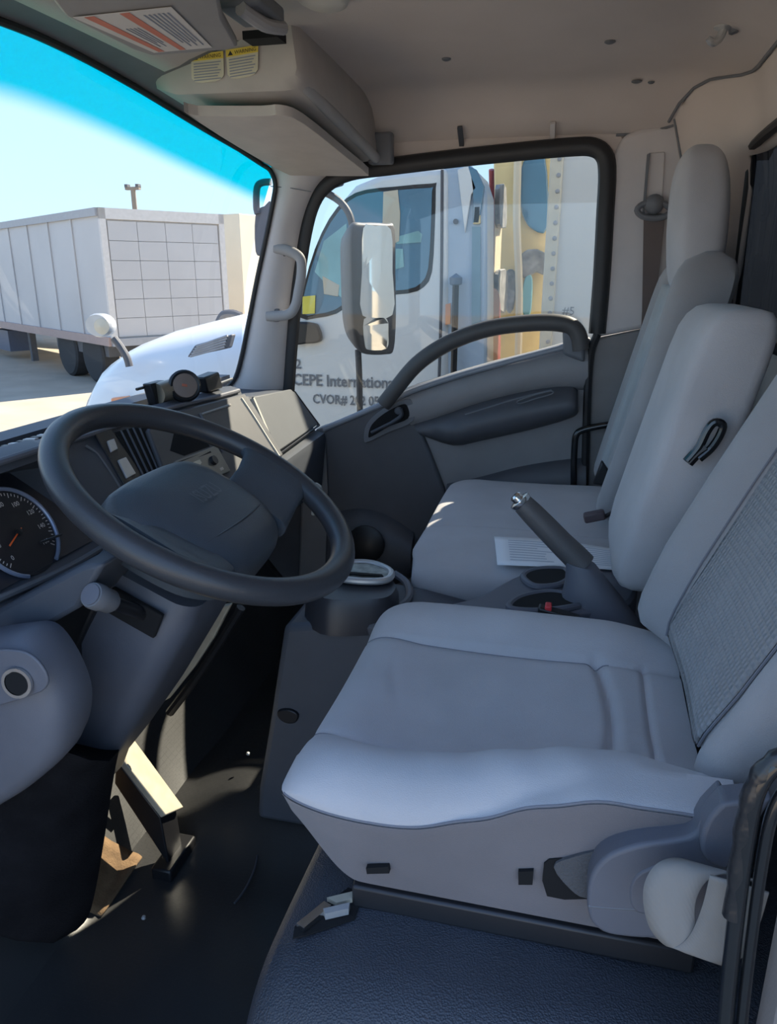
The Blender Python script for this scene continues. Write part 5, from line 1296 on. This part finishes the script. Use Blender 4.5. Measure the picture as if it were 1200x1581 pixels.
MB().tube(cr(VL((-0.784, 2.330, 1.284), (-0.757, 2.330, 1.276), (-0.717, 2.330, 1.250), (-0.691, 2.330, 1.211), (-0.684, 2.330, 1.156), (-0.679, 2.330, 1.091)), 4), 0.011, 10).build('upper_arm', FRAMEG, om)
MB().tube(cr(VL((-0.672, 2.330, 0.818), (-0.669, 2.330, 0.736), (-0.668, 2.330, 0.611), (-0.667, 2.330, 0.503)) + [Vector((-0.62, 2.25, 0.52)), Vector((-0.62, 2.09, 0.50))], 4), 0.010, 10).build('lower_arm', FRAMEG, om)
MB().obox(Vector((-0.749, 2.330, 1.305)), (0.035, 0, 0.008), (0, 0.02, 0), (-0.003, 0, 0.012)).build('arm_mount', mat('arm_mount_blue', (0.10, 0.13, 0.20), 0.4), om, bevel=0.008)

# ================================================================== OUTSIDE: WHITE TRUCK PARKED ALONGSIDE
tk = thing('conventional_truck', 'white conventional truck with lettering on its door, parked alongside', 'truck', (-0.8, 4.3, -0.75))
TY = 3.60
TB = 5.7
side = VL((-1.573, 3.600, 0.140), (-1.547, 3.600, 0.615), (-1.519, 3.600, 0.808), (-1.415, 3.600, 0.822), (-1.338, 3.600, 0.860), (-1.292, 3.600, 1.025), (-1.227, 3.600, 1.196), (-1.133, 3.600, 1.349), (-1.044, 3.600, 1.436), (-0.915, 3.600, 1.481), (-0.764, 3.600, 1.493), (-0.611, 3.600, 1.499), (-0.584, 3.600, 0.390), (-0.584, 3.600, 0.129))
sidev = [Vector(p) for p in side]
sidev[0].z = -0.15; sidev[-1].z = -0.15
MB().prism(sidev, (0, TB - TY, 0)).build('cab_shell', TRUCKW, tk, bevel=0.03, seg=3)
# hood: nose that slopes down to the front
def hood_ring(x, top, half, base):
    ring = []
    for k in range(17):
        a = math.pi * k / 16
        ex = lambda c, e_: math.copysign(abs(c) ** e_, c)
        ring.append(Vector((x, (TY + TB) / 2 + 0.06 - ex(math.cos(a), 0.55) * half, base + (top - base) * ex(math.sin(a), 0.55))))
    return ring
hoods = []
for x_, top, half in ((-1.35, 0.93, 0.97), (-1.6, 0.895, 0.96), (-1.85, 0.85, 0.94), (-2.1, 0.795, 0.91), (-2.44, 0.715, 0.86), (-2.70, 0.625, 0.81), (-2.86, 0.53, 0.77), (-2.95, 0.40, 0.74), (-2.98, 0.22, 0.72)):
    hoods.append(hood_ring(x_, top, half, -0.25))
MB().loft(hoods).build('hood', TRUCKW, tk, smooth=50)

TKY = TY - 0.004
# side window: dark frame, blue glass, teal quarter, cream reflection painted on the pillar between
win = VL((-1.338, 3.598, 0.842), (-1.306, 3.598, 0.995), (-1.247, 3.598, 1.158), (-1.172, 3.598, 1.293), (-1.085, 3.598, 1.381), (-0.991, 3.598, 1.415), (-0.853, 3.598, 1.425), (-0.680, 3.598, 1.434), (-0.665, 3.598, 1.415), (-0.667, 3.598, 1.224), (-0.676, 3.598, 1.055), (-0.712, 3.598, 0.988), (-0.789, 3.598, 0.958), (-0.963, 3.598, 0.943), (-1.061, 3.598, 0.912), (-1.144, 3.598, 0.862), (-1.244, 3.598, 0.840))
wf = MB().prism(cr(win, 2, True), (0, 0.01, 0)).build('window_frame', RUBBER, tk, smooth=None)
wg = [Vector(p) for p in cr(VL((-1.322, 3.592, 0.861), (-1.294, 3.592, 0.989), (-1.236, 3.592, 1.146), (-1.161, 3.592, 1.278), (-1.074, 3.592, 1.366), (-0.987, 3.592, 1.398), (-0.852, 3.592, 1.408), (-0.690, 3.592, 1.415), (-0.681, 3.592, 1.399), (-0.684, 3.592, 1.224), (-0.693, 3.592, 1.069), (-0.726, 3.592, 1.005), (-0.794, 3.592, 0.976), (-0.962, 3.592, 0.961), (-1.068, 3.592, 0.930), (-1.148, 3.592, 0.881), (-1.241, 3.592, 0.859)), 2, True)]
MB().prism(wg, (0, 0.005, 0)).build('side_glass', TRUCKGLASS, wf, smooth=None)
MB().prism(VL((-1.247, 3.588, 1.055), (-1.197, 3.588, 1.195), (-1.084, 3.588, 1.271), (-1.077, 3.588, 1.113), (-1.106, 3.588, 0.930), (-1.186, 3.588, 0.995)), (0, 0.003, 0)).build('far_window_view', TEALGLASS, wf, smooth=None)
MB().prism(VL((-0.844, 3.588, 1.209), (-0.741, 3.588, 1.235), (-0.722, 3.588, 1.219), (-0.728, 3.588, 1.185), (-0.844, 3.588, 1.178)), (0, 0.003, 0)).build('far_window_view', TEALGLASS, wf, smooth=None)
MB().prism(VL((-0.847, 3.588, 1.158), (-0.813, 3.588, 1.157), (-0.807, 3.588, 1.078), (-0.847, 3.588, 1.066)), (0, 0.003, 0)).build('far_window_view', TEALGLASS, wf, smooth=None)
MB().prism(VL((-0.905, 3.586, 1.403), (-0.838, 3.586, 1.410), (-0.826, 3.586, 1.309), (-0.831, 3.586, 1.191), (-0.881, 3.586, 1.169), (-0.912, 3.586, 1.192)), (0, 0.004, 0)).build('cream_reflection', TRAILERC, wf, smooth=None)
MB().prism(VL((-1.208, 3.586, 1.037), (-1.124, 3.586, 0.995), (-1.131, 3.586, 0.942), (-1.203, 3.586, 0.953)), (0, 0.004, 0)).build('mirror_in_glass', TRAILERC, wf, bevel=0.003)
MB().prism(VL((-1.312, 3.584, 0.941), (-1.246, 3.584, 0.947), (-1.252, 3.584, 0.862), (-1.315, 3.584, 0.858)), (0, 0.003, 0)).build('yellow_sticker', mat('yellow_sticker', (0.85, 0.72, 0.10), 0.5), wf, smooth=None)
# door lettering, door lines, handle
tx = Vector((1, 0, 0)); tz = Vector((0, 0, 1))
INK_GREY = mat('door_letter_grey', (0.20, 0.20, 0.21), 0.6)
def door_text(txt, x0, x1, zb, size, nm):
    text_mesh(txt, nm, INK_GREY, tk, (x0, TY - 0.006, zb), tx, tz, size, 0.0, width=(x1 - x0), bold=0.022)
pC = Vector(Vector((-1.440, 3.594, 0.508))); pE = Vector(Vector((-0.811, 3.594, 0.529)))
door_text('CEPE International', Vector(Vector((-1.384, 3.594, 0.509))).x, Vector(Vector((-0.843, 3.594, 0.528))).x, Vector(Vector((-1.218, 3.594, 0.509))).z, 0.080, 'door_lettering')
door_text('CVOR# 202 052 8', Vector(Vector((-1.280, 3.594, 0.421))).x, Vector(Vector((-0.863, 3.594, 0.438))).x, Vector(Vector((-1.221, 3.594, 0.420))).z, 0.066, 'door_lettering')
door_text('2', Vector(Vector((-1.367, 3.594, 0.588))).x, Vector(Vector((-1.336, 3.594, 0.589))).x, Vector(Vector((-1.216, 3.594, 0.592))).z, 0.066, 'door_lettering')
MB().prism(cr(VL((-1.359, 3.560, 0.813), (-1.258, 3.560, 0.817), (-1.229, 3.560, 0.793), (-1.221, 3.560, 0.731), (-1.302, 3.560, 0.717), (-1.363, 3.560, 0.719)), 3, True), (0, 0.04, 0)).build('door_handle', BLACK, tk, bevel=0.008)
MB().tube(cr(VL((-0.637, 3.598, 1.489), (-0.631, 3.598, 1.111), (-0.630, 3.598, 0.761), (-0.635, 3.598, 0.389)), 3), 0.007, 6).build('door_gap', FRAMEG, tk)
# pale blue rear panel of the cab with an air hose, fairing and black trim
pan = MB().prism(VL((-0.638, 3.620, 1.508), (-0.522, 3.620, 1.515), (-0.468, 3.620, 1.466), (-0.436, 3.620, 1.385), (-0.397, 3.620, 0.395), (-0.612, 3.620, 0.353)), (0, 0.30, 0)).build('rear_panel', TRUCKB, tk, bevel=0.015)
rwall = MB().box((-0.62, 3.90, -0.1), (-0.56, 5.6, 1.50)).build('rear_wall', mat('cab_back_sunlit', (0.74, 0.62, 0.42), 0.4, var=0.08, scale=4), tk, bevel=0.01)  # white back wall, sunlight painted into it as cream
MB().prism(VL((-0.570, 3.600, 1.488), (-0.524, 3.600, 1.505), (-0.481, 3.600, 1.411), (-0.503, 3.600, 1.385), (-0.527, 3.600, 1.222)), (0, 0.02, 0)).build('side_fairing', TRUCKW, pan, bevel=0.004)
MB().prism(VL((-0.519, 3.600, 1.502), (-0.483, 3.600, 1.485), (-0.446, 3.600, 1.416), (-0.450, 3.600, 1.370), (-0.464, 3.600, 1.263), (-0.493, 3.600, 1.263), (-0.497, 3.600, 1.385)), (0, 0.03, 0)).build('fairing_hinge', TRUCKGLASS, pan, bevel=0.004)
MB().prism(VL((-0.490, 3.600, 1.336), (-0.461, 3.600, 1.336), (-0.458, 3.600, 1.260), (-0.493, 3.600, 1.260)), (0, 0.02, 0)).build('amber_marker', YELLOWP, pan, bevel=0.004)
MB().prism(VL((-0.497, 3.610, 1.250), (-0.459, 3.610, 1.250), (-0.441, 3.610, 0.764), (-0.483, 3.610, 0.763)), (0, 0.02, 0)).build('dark_panel_strip', mat('strip_blue', (0.20, 0.33, 0.40), 0.4), pan, smooth=None)
MB().tube(cr(VL((-0.558, 3.570, 1.026), (-0.558, 3.570, 0.911), (-0.557, 3.570, 0.735), (-0.557, 3.570, 0.522)), 3), 0.016, 8).build('air_hose', BLACK, tk)
MB().lathe(Vector((-0.558, 3.570, 1.020)), (0, 0, 1), [(0.0, -0.03), (0.028, -0.02), (0.03, 0.01), (0.0, 0.03)], 12).build('hose_end', mat('hose_end_blue', (0.12, 0.17, 0.24), 0.4), tk)
MB().prism(VL((-0.608, 3.595, 0.910), (-0.584, 3.595, 0.916), (-0.584, 3.595, 0.822), (-0.606, 3.595, 0.816)), (0, 0.01, 0)).build('amber_reflector', AMBER, tk, smooth=None)
MB().lathe(Vector((-0.572, 3.615, 1.273)), (0, -1, 0), [(0.012, 0), (0.012, 0.01), (0, 0.012)], 10).build('panel_bolt', FRAMEG, tk)
# hood details: side vent with slats, fender mirror, marker lamp
vpl = [Vector(p) for p in VL((-2.014, 3.680, 0.621), (-1.962, 3.680, 0.686), (-1.743, 3.680, 0.747), (-1.770, 3.680, 0.674))]
hv_ = MB().prism(vpl, (0, 0.06, 0)).build('hood_vent', FRAMEG, tk, bevel=0.01)
for k in range(5):
    t = (k + 0.5) / 5
    MB().tube([vpl[1].lerp(vpl[0], t) + Vector((0.02, -0.004, 0)), vpl[2].lerp(vpl[3], t) + Vector((-0.02, -0.004, 0))], 0.006, 6).build('vent_slat', TRAILERG, hv_)
MB().prism(VL((-2.619, 3.850, 0.354), (-2.507, 3.850, 0.369), (-2.539, 3.850, 0.315), (-2.617, 3.850, 0.304)), (0, 0.05, 0)).build('turn_lamp', AMBER, tk, bevel=0.01)
for sgn in (0,):
    arm = cr(VL((-2.616, 3.950, 0.689), (-2.580, 3.950, 0.642), (-2.545, 3.950, 0.580), (-2.534, 3.950, 0.528)), 4)
    MB().tube(arm, 0.022, 10).build('mirror_arm', FRAMEG, tk)
    MB().loft([[Vector(Vector((-2.684, 3.950, 0.762))) + Vector((0.085 * s_ * math.cos(a), dy, 0.068 * s_ * math.sin(a))) for a in (2 * math.pi * k / 20 for k in range(20))] for s_, dy in ((0.9, -0.05), (1.0, -0.03), (0.95, 0.02), (0.6, 0.06), (0.1, 0.075))]).build('fender_mirror', SILVER, tk, smooth=60)
    MB().loft([[Vector(Vector((-2.654, 3.950, 0.758))) + Vector((0.05 * s_ * math.cos(a), -0.052 - 0.01 * (1 - s_), 0.045 * s_ * math.sin(a))) for a in (2 * math.pi * k / 18 for k in range(18))] for s_ in (1.0, 0.7, 0.3, 0.02)]).build('fender_mirror_glass', TRAILERC, tk, smooth=60)
wb = cr(VL((-2.708, 5.500, 0.689), (-2.666, 5.500, 0.743), (-2.584, 5.500, 0.753), (-2.520, 5.500, 0.735)), 3)
MB().tube(wb, 0.03, 8).build('wiper_cowl', FRAMEG, tk)
# the truck's tall outer mirror seen past our windshield pillar
MB().tube(cr(VL((-1.397, 3.450, 1.443), (-1.438, 3.450, 1.441), (-1.464, 3.450, 1.420), (-1.472, 3.450, 1.343), (-1.467, 3.450, 1.310)), 4), 0.016, 8).build('mirror_bracket', FRAMEG, tk)
MB().prism(cr(VL((-1.480, 3.450, 1.310), (-1.434, 3.450, 1.343), (-1.401, 3.450, 1.359), (-1.414, 3.450, 1.226), (-1.458, 3.450, 1.135), (-1.490, 3.450, 1.147)), 3, True), (0, 0.08, 0)).build('outer_mirror', FRAMEG, tk, bevel=0.015)
# wheels and chassis under the cab
MB().box((-2.7, 3.9, -0.40), (-0.30, 5.4, -0.12)).build('chassis', FRAMEG, tk)
def wheel_set(parent, x, y, zc, r_, w_, nm='wheel'):
    MB().lathe((x, y, zc), (0, 1, 0), [(r_ * 0.55, 0.0), (r_ * 0.9, 0.0), (r_, 0.03), (r_, w_ - 0.03), (r_ * 0.9, w_), (r_ * 0.5, w_), (r_ * 0.4, w_ * 0.5), (r_ * 0.5, 0.02)], 28).build(nm, TYRE, parent)
for x_ in (-2.2,):
    wheel_set(tk, x_, 3.68, -0.27, 0.48, 0.30)
    wheel_set(tk, x_, 5.2, -0.27, 0.48, 0.30)

# ---- white box trailer behind that cab
bt = thing('box_trailer', 'white riveted box trailer behind the lettered truck cab', 'trailer', (3.5, 4.6, -0.75))
bx0 = Vector(Vector((-0.141, 3.500, 1.108))).x
MB().box((bx0 + 0.02, 3.5, -0.05), (15.0, 5.9, 2.3)).build('box_body', mat('box_trailer_white', (0.62, 0.61, 0.58), 0.45, var=0.04, scale=1.2), bt, bevel=0.01)
crn = MB().box((bx0 - 0.02, 3.485, -0.05), (bx0 + 0.035, 3.56, 2.3)).build('corner_post', mat('corner_post_cream', (0.64, 0.58, 0.46), 0.45), bt, bevel=0.006)
for k in range(30):
    MB().lathe((bx0 + 0.018, 3.485, 0.2 + k * 0.062), (0, -1, 0), [(0.010, 0), (0.009, 0.004), (0, 0.006)], 8).build('rivet', TRAILERG, crn)
text_mesh('#5', 'trailer_number', INK_GREY, bt, tuple(Vector(Vector((-0.070, 3.490, 0.875)))), tx, tz, 0.05, 0.0)
for x_ in (1.2, 2.4, 12.0, 13.2):
    wheel_set(bt, x_, 3.6, -0.27, 0.48, 0.30)
    wheel_set(bt, x_, 5.5, -0.27, 0.48, 0.30)
MB().box((0.6, 3.9, -0.35), (14.5, 5.5, -0.06)).build('chassis', FRAMEG, bt)

# ---- yellow truck seen in the gap
yt = thing('yellow_truck', 'yellow truck with grey mirrors seen in the gap beyond the white cab', 'truck', (0.3, 7.0, -0.75))
MB().prism(VL((-0.716, 6.200, 2.070), (-0.208, 6.200, 2.093), (-0.038, 6.200, -0.367), (-0.612, 6.200, -0.399)), (0, 1.6, 0)).build('cab_body', YELLOWP, yt, bevel=0.02)
MB().prism(cr(VL((-0.480, 6.150, 1.836), (-0.334, 6.150, 1.910), (-0.272, 6.150, 1.383), (-0.387, 6.150, 1.366), (-0.471, 6.150, 1.478), (-0.490, 6.150, 1.659)), 3, True), (0, 0.04, 0)).build('cab_window', TRUCKGLASS, yt, bevel=0.01)
MB().tube(cr(VL((-0.517, 6.100, 1.875), (-0.503, 6.100, 1.429), (-0.457, 6.100, 0.914), (-0.438, 6.100, 0.371)), 3), 0.03, 8).build('pale_post', TRAILERC, yt)
GREYF = mat('grey_fitting', (0.26, 0.25, 0.24), 0.5, var=0.5, scale=14)
for pl in (VL((-0.555, 4.993, 1.541), (-0.555, 5.131, 1.577), (-0.555, 5.415, 1.589), (-0.555, 5.560, 1.376), (-0.555, 5.399, 1.339), (-0.555, 5.110, 1.347)), VL((-0.555, 5.155, 1.040), (-0.555, 5.387, 1.073), (-0.555, 5.755, 1.066), (-0.555, 5.853, 0.965), (-0.555, 5.838, 0.789), (-0.555, 5.603, 0.782), (-0.555, 5.231, 0.849))):
    MB().prism(cr(pl, 2, True), (0.03, 0, 0)).build('wall_fitting', GREYF, rwall, bevel=0.004)
MB().tube(VL((-0.540, 4.654, 1.610), (-0.540, 4.773, 1.385), (-0.540, 4.848, 1.094)), 0.016, 8).build('red_pipe', REDP, rwall)
MB().prism(cr(VL((-0.550, 4.749, 0.936), (-0.550, 5.028, 0.953), (-0.550, 5.308, 0.847), (-0.550, 5.477, 0.436), (-0.550, 4.974, 0.491), (-0.550, 4.718, 0.831)), 3, True), (0.03, 0, 0)).build('red_reservoir', REDP, rwall, bevel=0.006)
MB().prism(cr(VL((-0.562, 6.100, 1.038), (-0.544, 6.100, 1.076), (-0.504, 6.100, 1.067), (-0.479, 6.100, 0.962), (-0.500, 6.100, 0.778), (-0.549, 6.100, 0.768)), 2, True), (0, 0.06, 0)).build('grey_mirror', GREYF, yt, bevel=0.01)
MB().prism(cr(VL((-0.469, 6.100, 1.152), (-0.410, 6.100, 1.221), (-0.278, 6.100, 1.197), (-0.258, 6.100, 1.034), (-0.337, 6.100, 1.057), (-0.432, 6.100, 1.010)), 2, True), (0, 0.06, 0)).build('wheel_arch', GREYF, yt, bevel=0.01)
MB().prism(cr(VL((-0.430, 6.100, 0.962), (-0.404, 6.100, 1.034), (-0.364, 6.100, 1.010), (-0.360, 6.100, 0.770), (-0.396, 6.100, 0.711), (-0.430, 6.100, 0.794)), 3, True), (0, 0.05, 0)).build('teal_panel', mat('teal_panel', (0.22, 0.47, 0.52), 0.4), yt, bevel=0.01)

# ================================================================== OUTSIDE: PARKED TRAILERS
def trailer(name, label, corner, dir_len, dir_wid, L, Wd, z0, z1, body_m, door=True, parts=True):
    c = Vector((corner[0], corner[1], 0)); a = Vector((dir_len[0], dir_len[1], 0)).normalized(); b = Vector((dir_wid[0], dir_wid[1], 0)).normalized()
    t = thing(name, label, 'trailer', (c.x, c.y, -0.75))
    def T(l, w, z):
        return c + a * l + b * w + Vector((0, 0, z))
    MB().prism([T(0, 0, z0), T(L, 0, z0), T(L, Wd, z0), T(0, Wd, z0)], (0, 0, z1 - z0)).build('box', body_m, t, bevel=0.02)
    if not parts:
        return t, T
    # frame posts and rails on the rear and the side
    th = 0.06
    for w in (0.0, Wd - 0.10):
        MB().obox(T(-0.02, w + 0.05, (z0 + z1) / 2), a * 0.03, b * 0.05, (0, 0, (z1 - z0) / 2)).build('rear_post', LABEL_W, t)
    MB().obox(T(-0.02, Wd / 2, z1 - 0.08), a * 0.03, b * Wd / 2, (0, 0, 0.08)).build('rear_header', LABEL_W, t)
    MB().obox(T(-0.03, Wd / 2, z0 + 0.05), a * 0.05, b * Wd / 2, (0, 0, 0.06)).build('rear_sill', TRAILERG, t)
    MB().obox(T(L / 2, -0.02, z1 - 0.06), a * L / 2, b * 0.02, (0, 0, 0.06)).build('top_rail', TRAILERG, t)
    MB().obox(T(L / 2, -0.02, z0 + 0.06), a * L / 2, b * 0.02, (0, 0, 0.07)).build('bottom_rail', mat('rail_red_white', (0.42, 0.30, 0.26), 0.6), t)
    # roll door: rows of panels
    rows, cols = 6, 4
    H = (z1 - 0.18) - (z0 + 0.13)
    for r_ in range(rows):
        for c_ in range(cols):
            w0 = 0.12 + (Wd - 0.24) * c_ / cols; w1 = 0.12 + (Wd - 0.24) * (c_ + 1) / cols
            zz = z0 + 0.13 + H * (r_ + 0.5) / rows
            MB().obox(T(-0.012, (w0 + w1) / 2, zz), a * 0.02, b * ((w1 - w0) / 2 - 0.004), (0, 0, H / rows / 2 - 0.004)).build('door_panel', TRAILERW, t)
    # side posts
    for k in range(1, 10):
        MB().obox(T(L * k / 10, -0.012, (z0 + z1) / 2), a * 0.025, b * 0.01, (0, 0, (z1 - z0) / 2 - 0.12)).build('side_post', body_m, t)
    # landing gear, wheels and under-ride guard
    for l in (1.0, 2.2):
        for w in (0.05, Wd - 0.35):
            cc = T(l, w, 0)
            MB().lathe((cc.x, cc.y, -0.29), tuple(b), [(0.2, 0.0), (0.42, 0.0), (0.46, 0.03), (0.46, 0.27), (0.42, 0.30), (0.2, 0.30)], 24).build('wheel', TYRE, t)
    MB().obox(T(1.6, Wd / 2, z0 - 0.12), a * 1.2, b * (Wd / 2 - 0.1), (0, 0, 0.10)).build('bogie', FRAMEG, t)
    MB().obox(T(0.15, Wd / 2, -0.28), a * 0.04, b * (Wd / 2 - 0.2), (0, 0, 0.05)).build('underride_guard', FRAMEG, t)
    for l in (5.2,):
        for w in (0.4, Wd - 0.4):
            MB().obox(T(l, w, (z0 - 0.75) / 2), a * 0.06, b * 0.06, (0, 0, (z0 + 0.75) / 2)).build('landing_leg', FRAMEG, t)
    MB().obox(T(6.3, 0.3, z0 - 0.3), a * 0.5, b * 0.2, (0, 0, 0.22)).build('side_box', mat('side_box_blue', (0.08, 0.10, 0.15), 0.5), t)
    return t, T
yawc = math.radians(13.8)
def dirv(deg):                 # heading measured clockwise from the camera's heading
    h_ = math.radians(deg) - yawc
    return (math.sin(h_), math.cos(h_))
trailer('parked_trailer', 'long white box trailer with a panelled rear door beyond the windshield', (-7.22, 10.82), dirv(-42), dirv(48), 11.0, 2.15, -0.06, 2.0, TRAILERW)
trailer('parked_trailer', 'cream box trailer partly hidden behind the windshield pillar', (-8.6, 19.0), dirv(-60), dirv(30), 9.0, 2.5, -0.1, 2.5, TRAILERC, parts=False)
# light pole behind the trailer
lp = thing('light_pole', 'tall light pole with a cross arm rising behind the trailer', 'pole', (-17.0, 26.5, -0.75))
pb = Vector(Vector((-16.102, 26.500, 3.129))); pt = Vector(Vector((-16.109, 26.500, 3.986)))
lp.location = (pb.x, 26.5, -0.75)
MB().tube([Vector((pb.x, 26.5, -0.75)), Vector((pb.x, 26.5, pt.z))], 0.09, 8).build('mast', POLEM, lp)
MB().obox((pb.x, 26.5, pt.z), (0.28, 0, 0.0), (0, 0.08, 0), (0, 0, 0.05)).build('cross_arm', POLEM, lp)
for s_ in (-1, 1):
    MB().box((pb.x + s_ * 0.22 - 0.06, 26.4, pt.z + 0.03), (pb.x + s_ * 0.22 + 0.06, 26.6, pt.z + 0.14)).build('lamp_head', FRAMEG, lp)
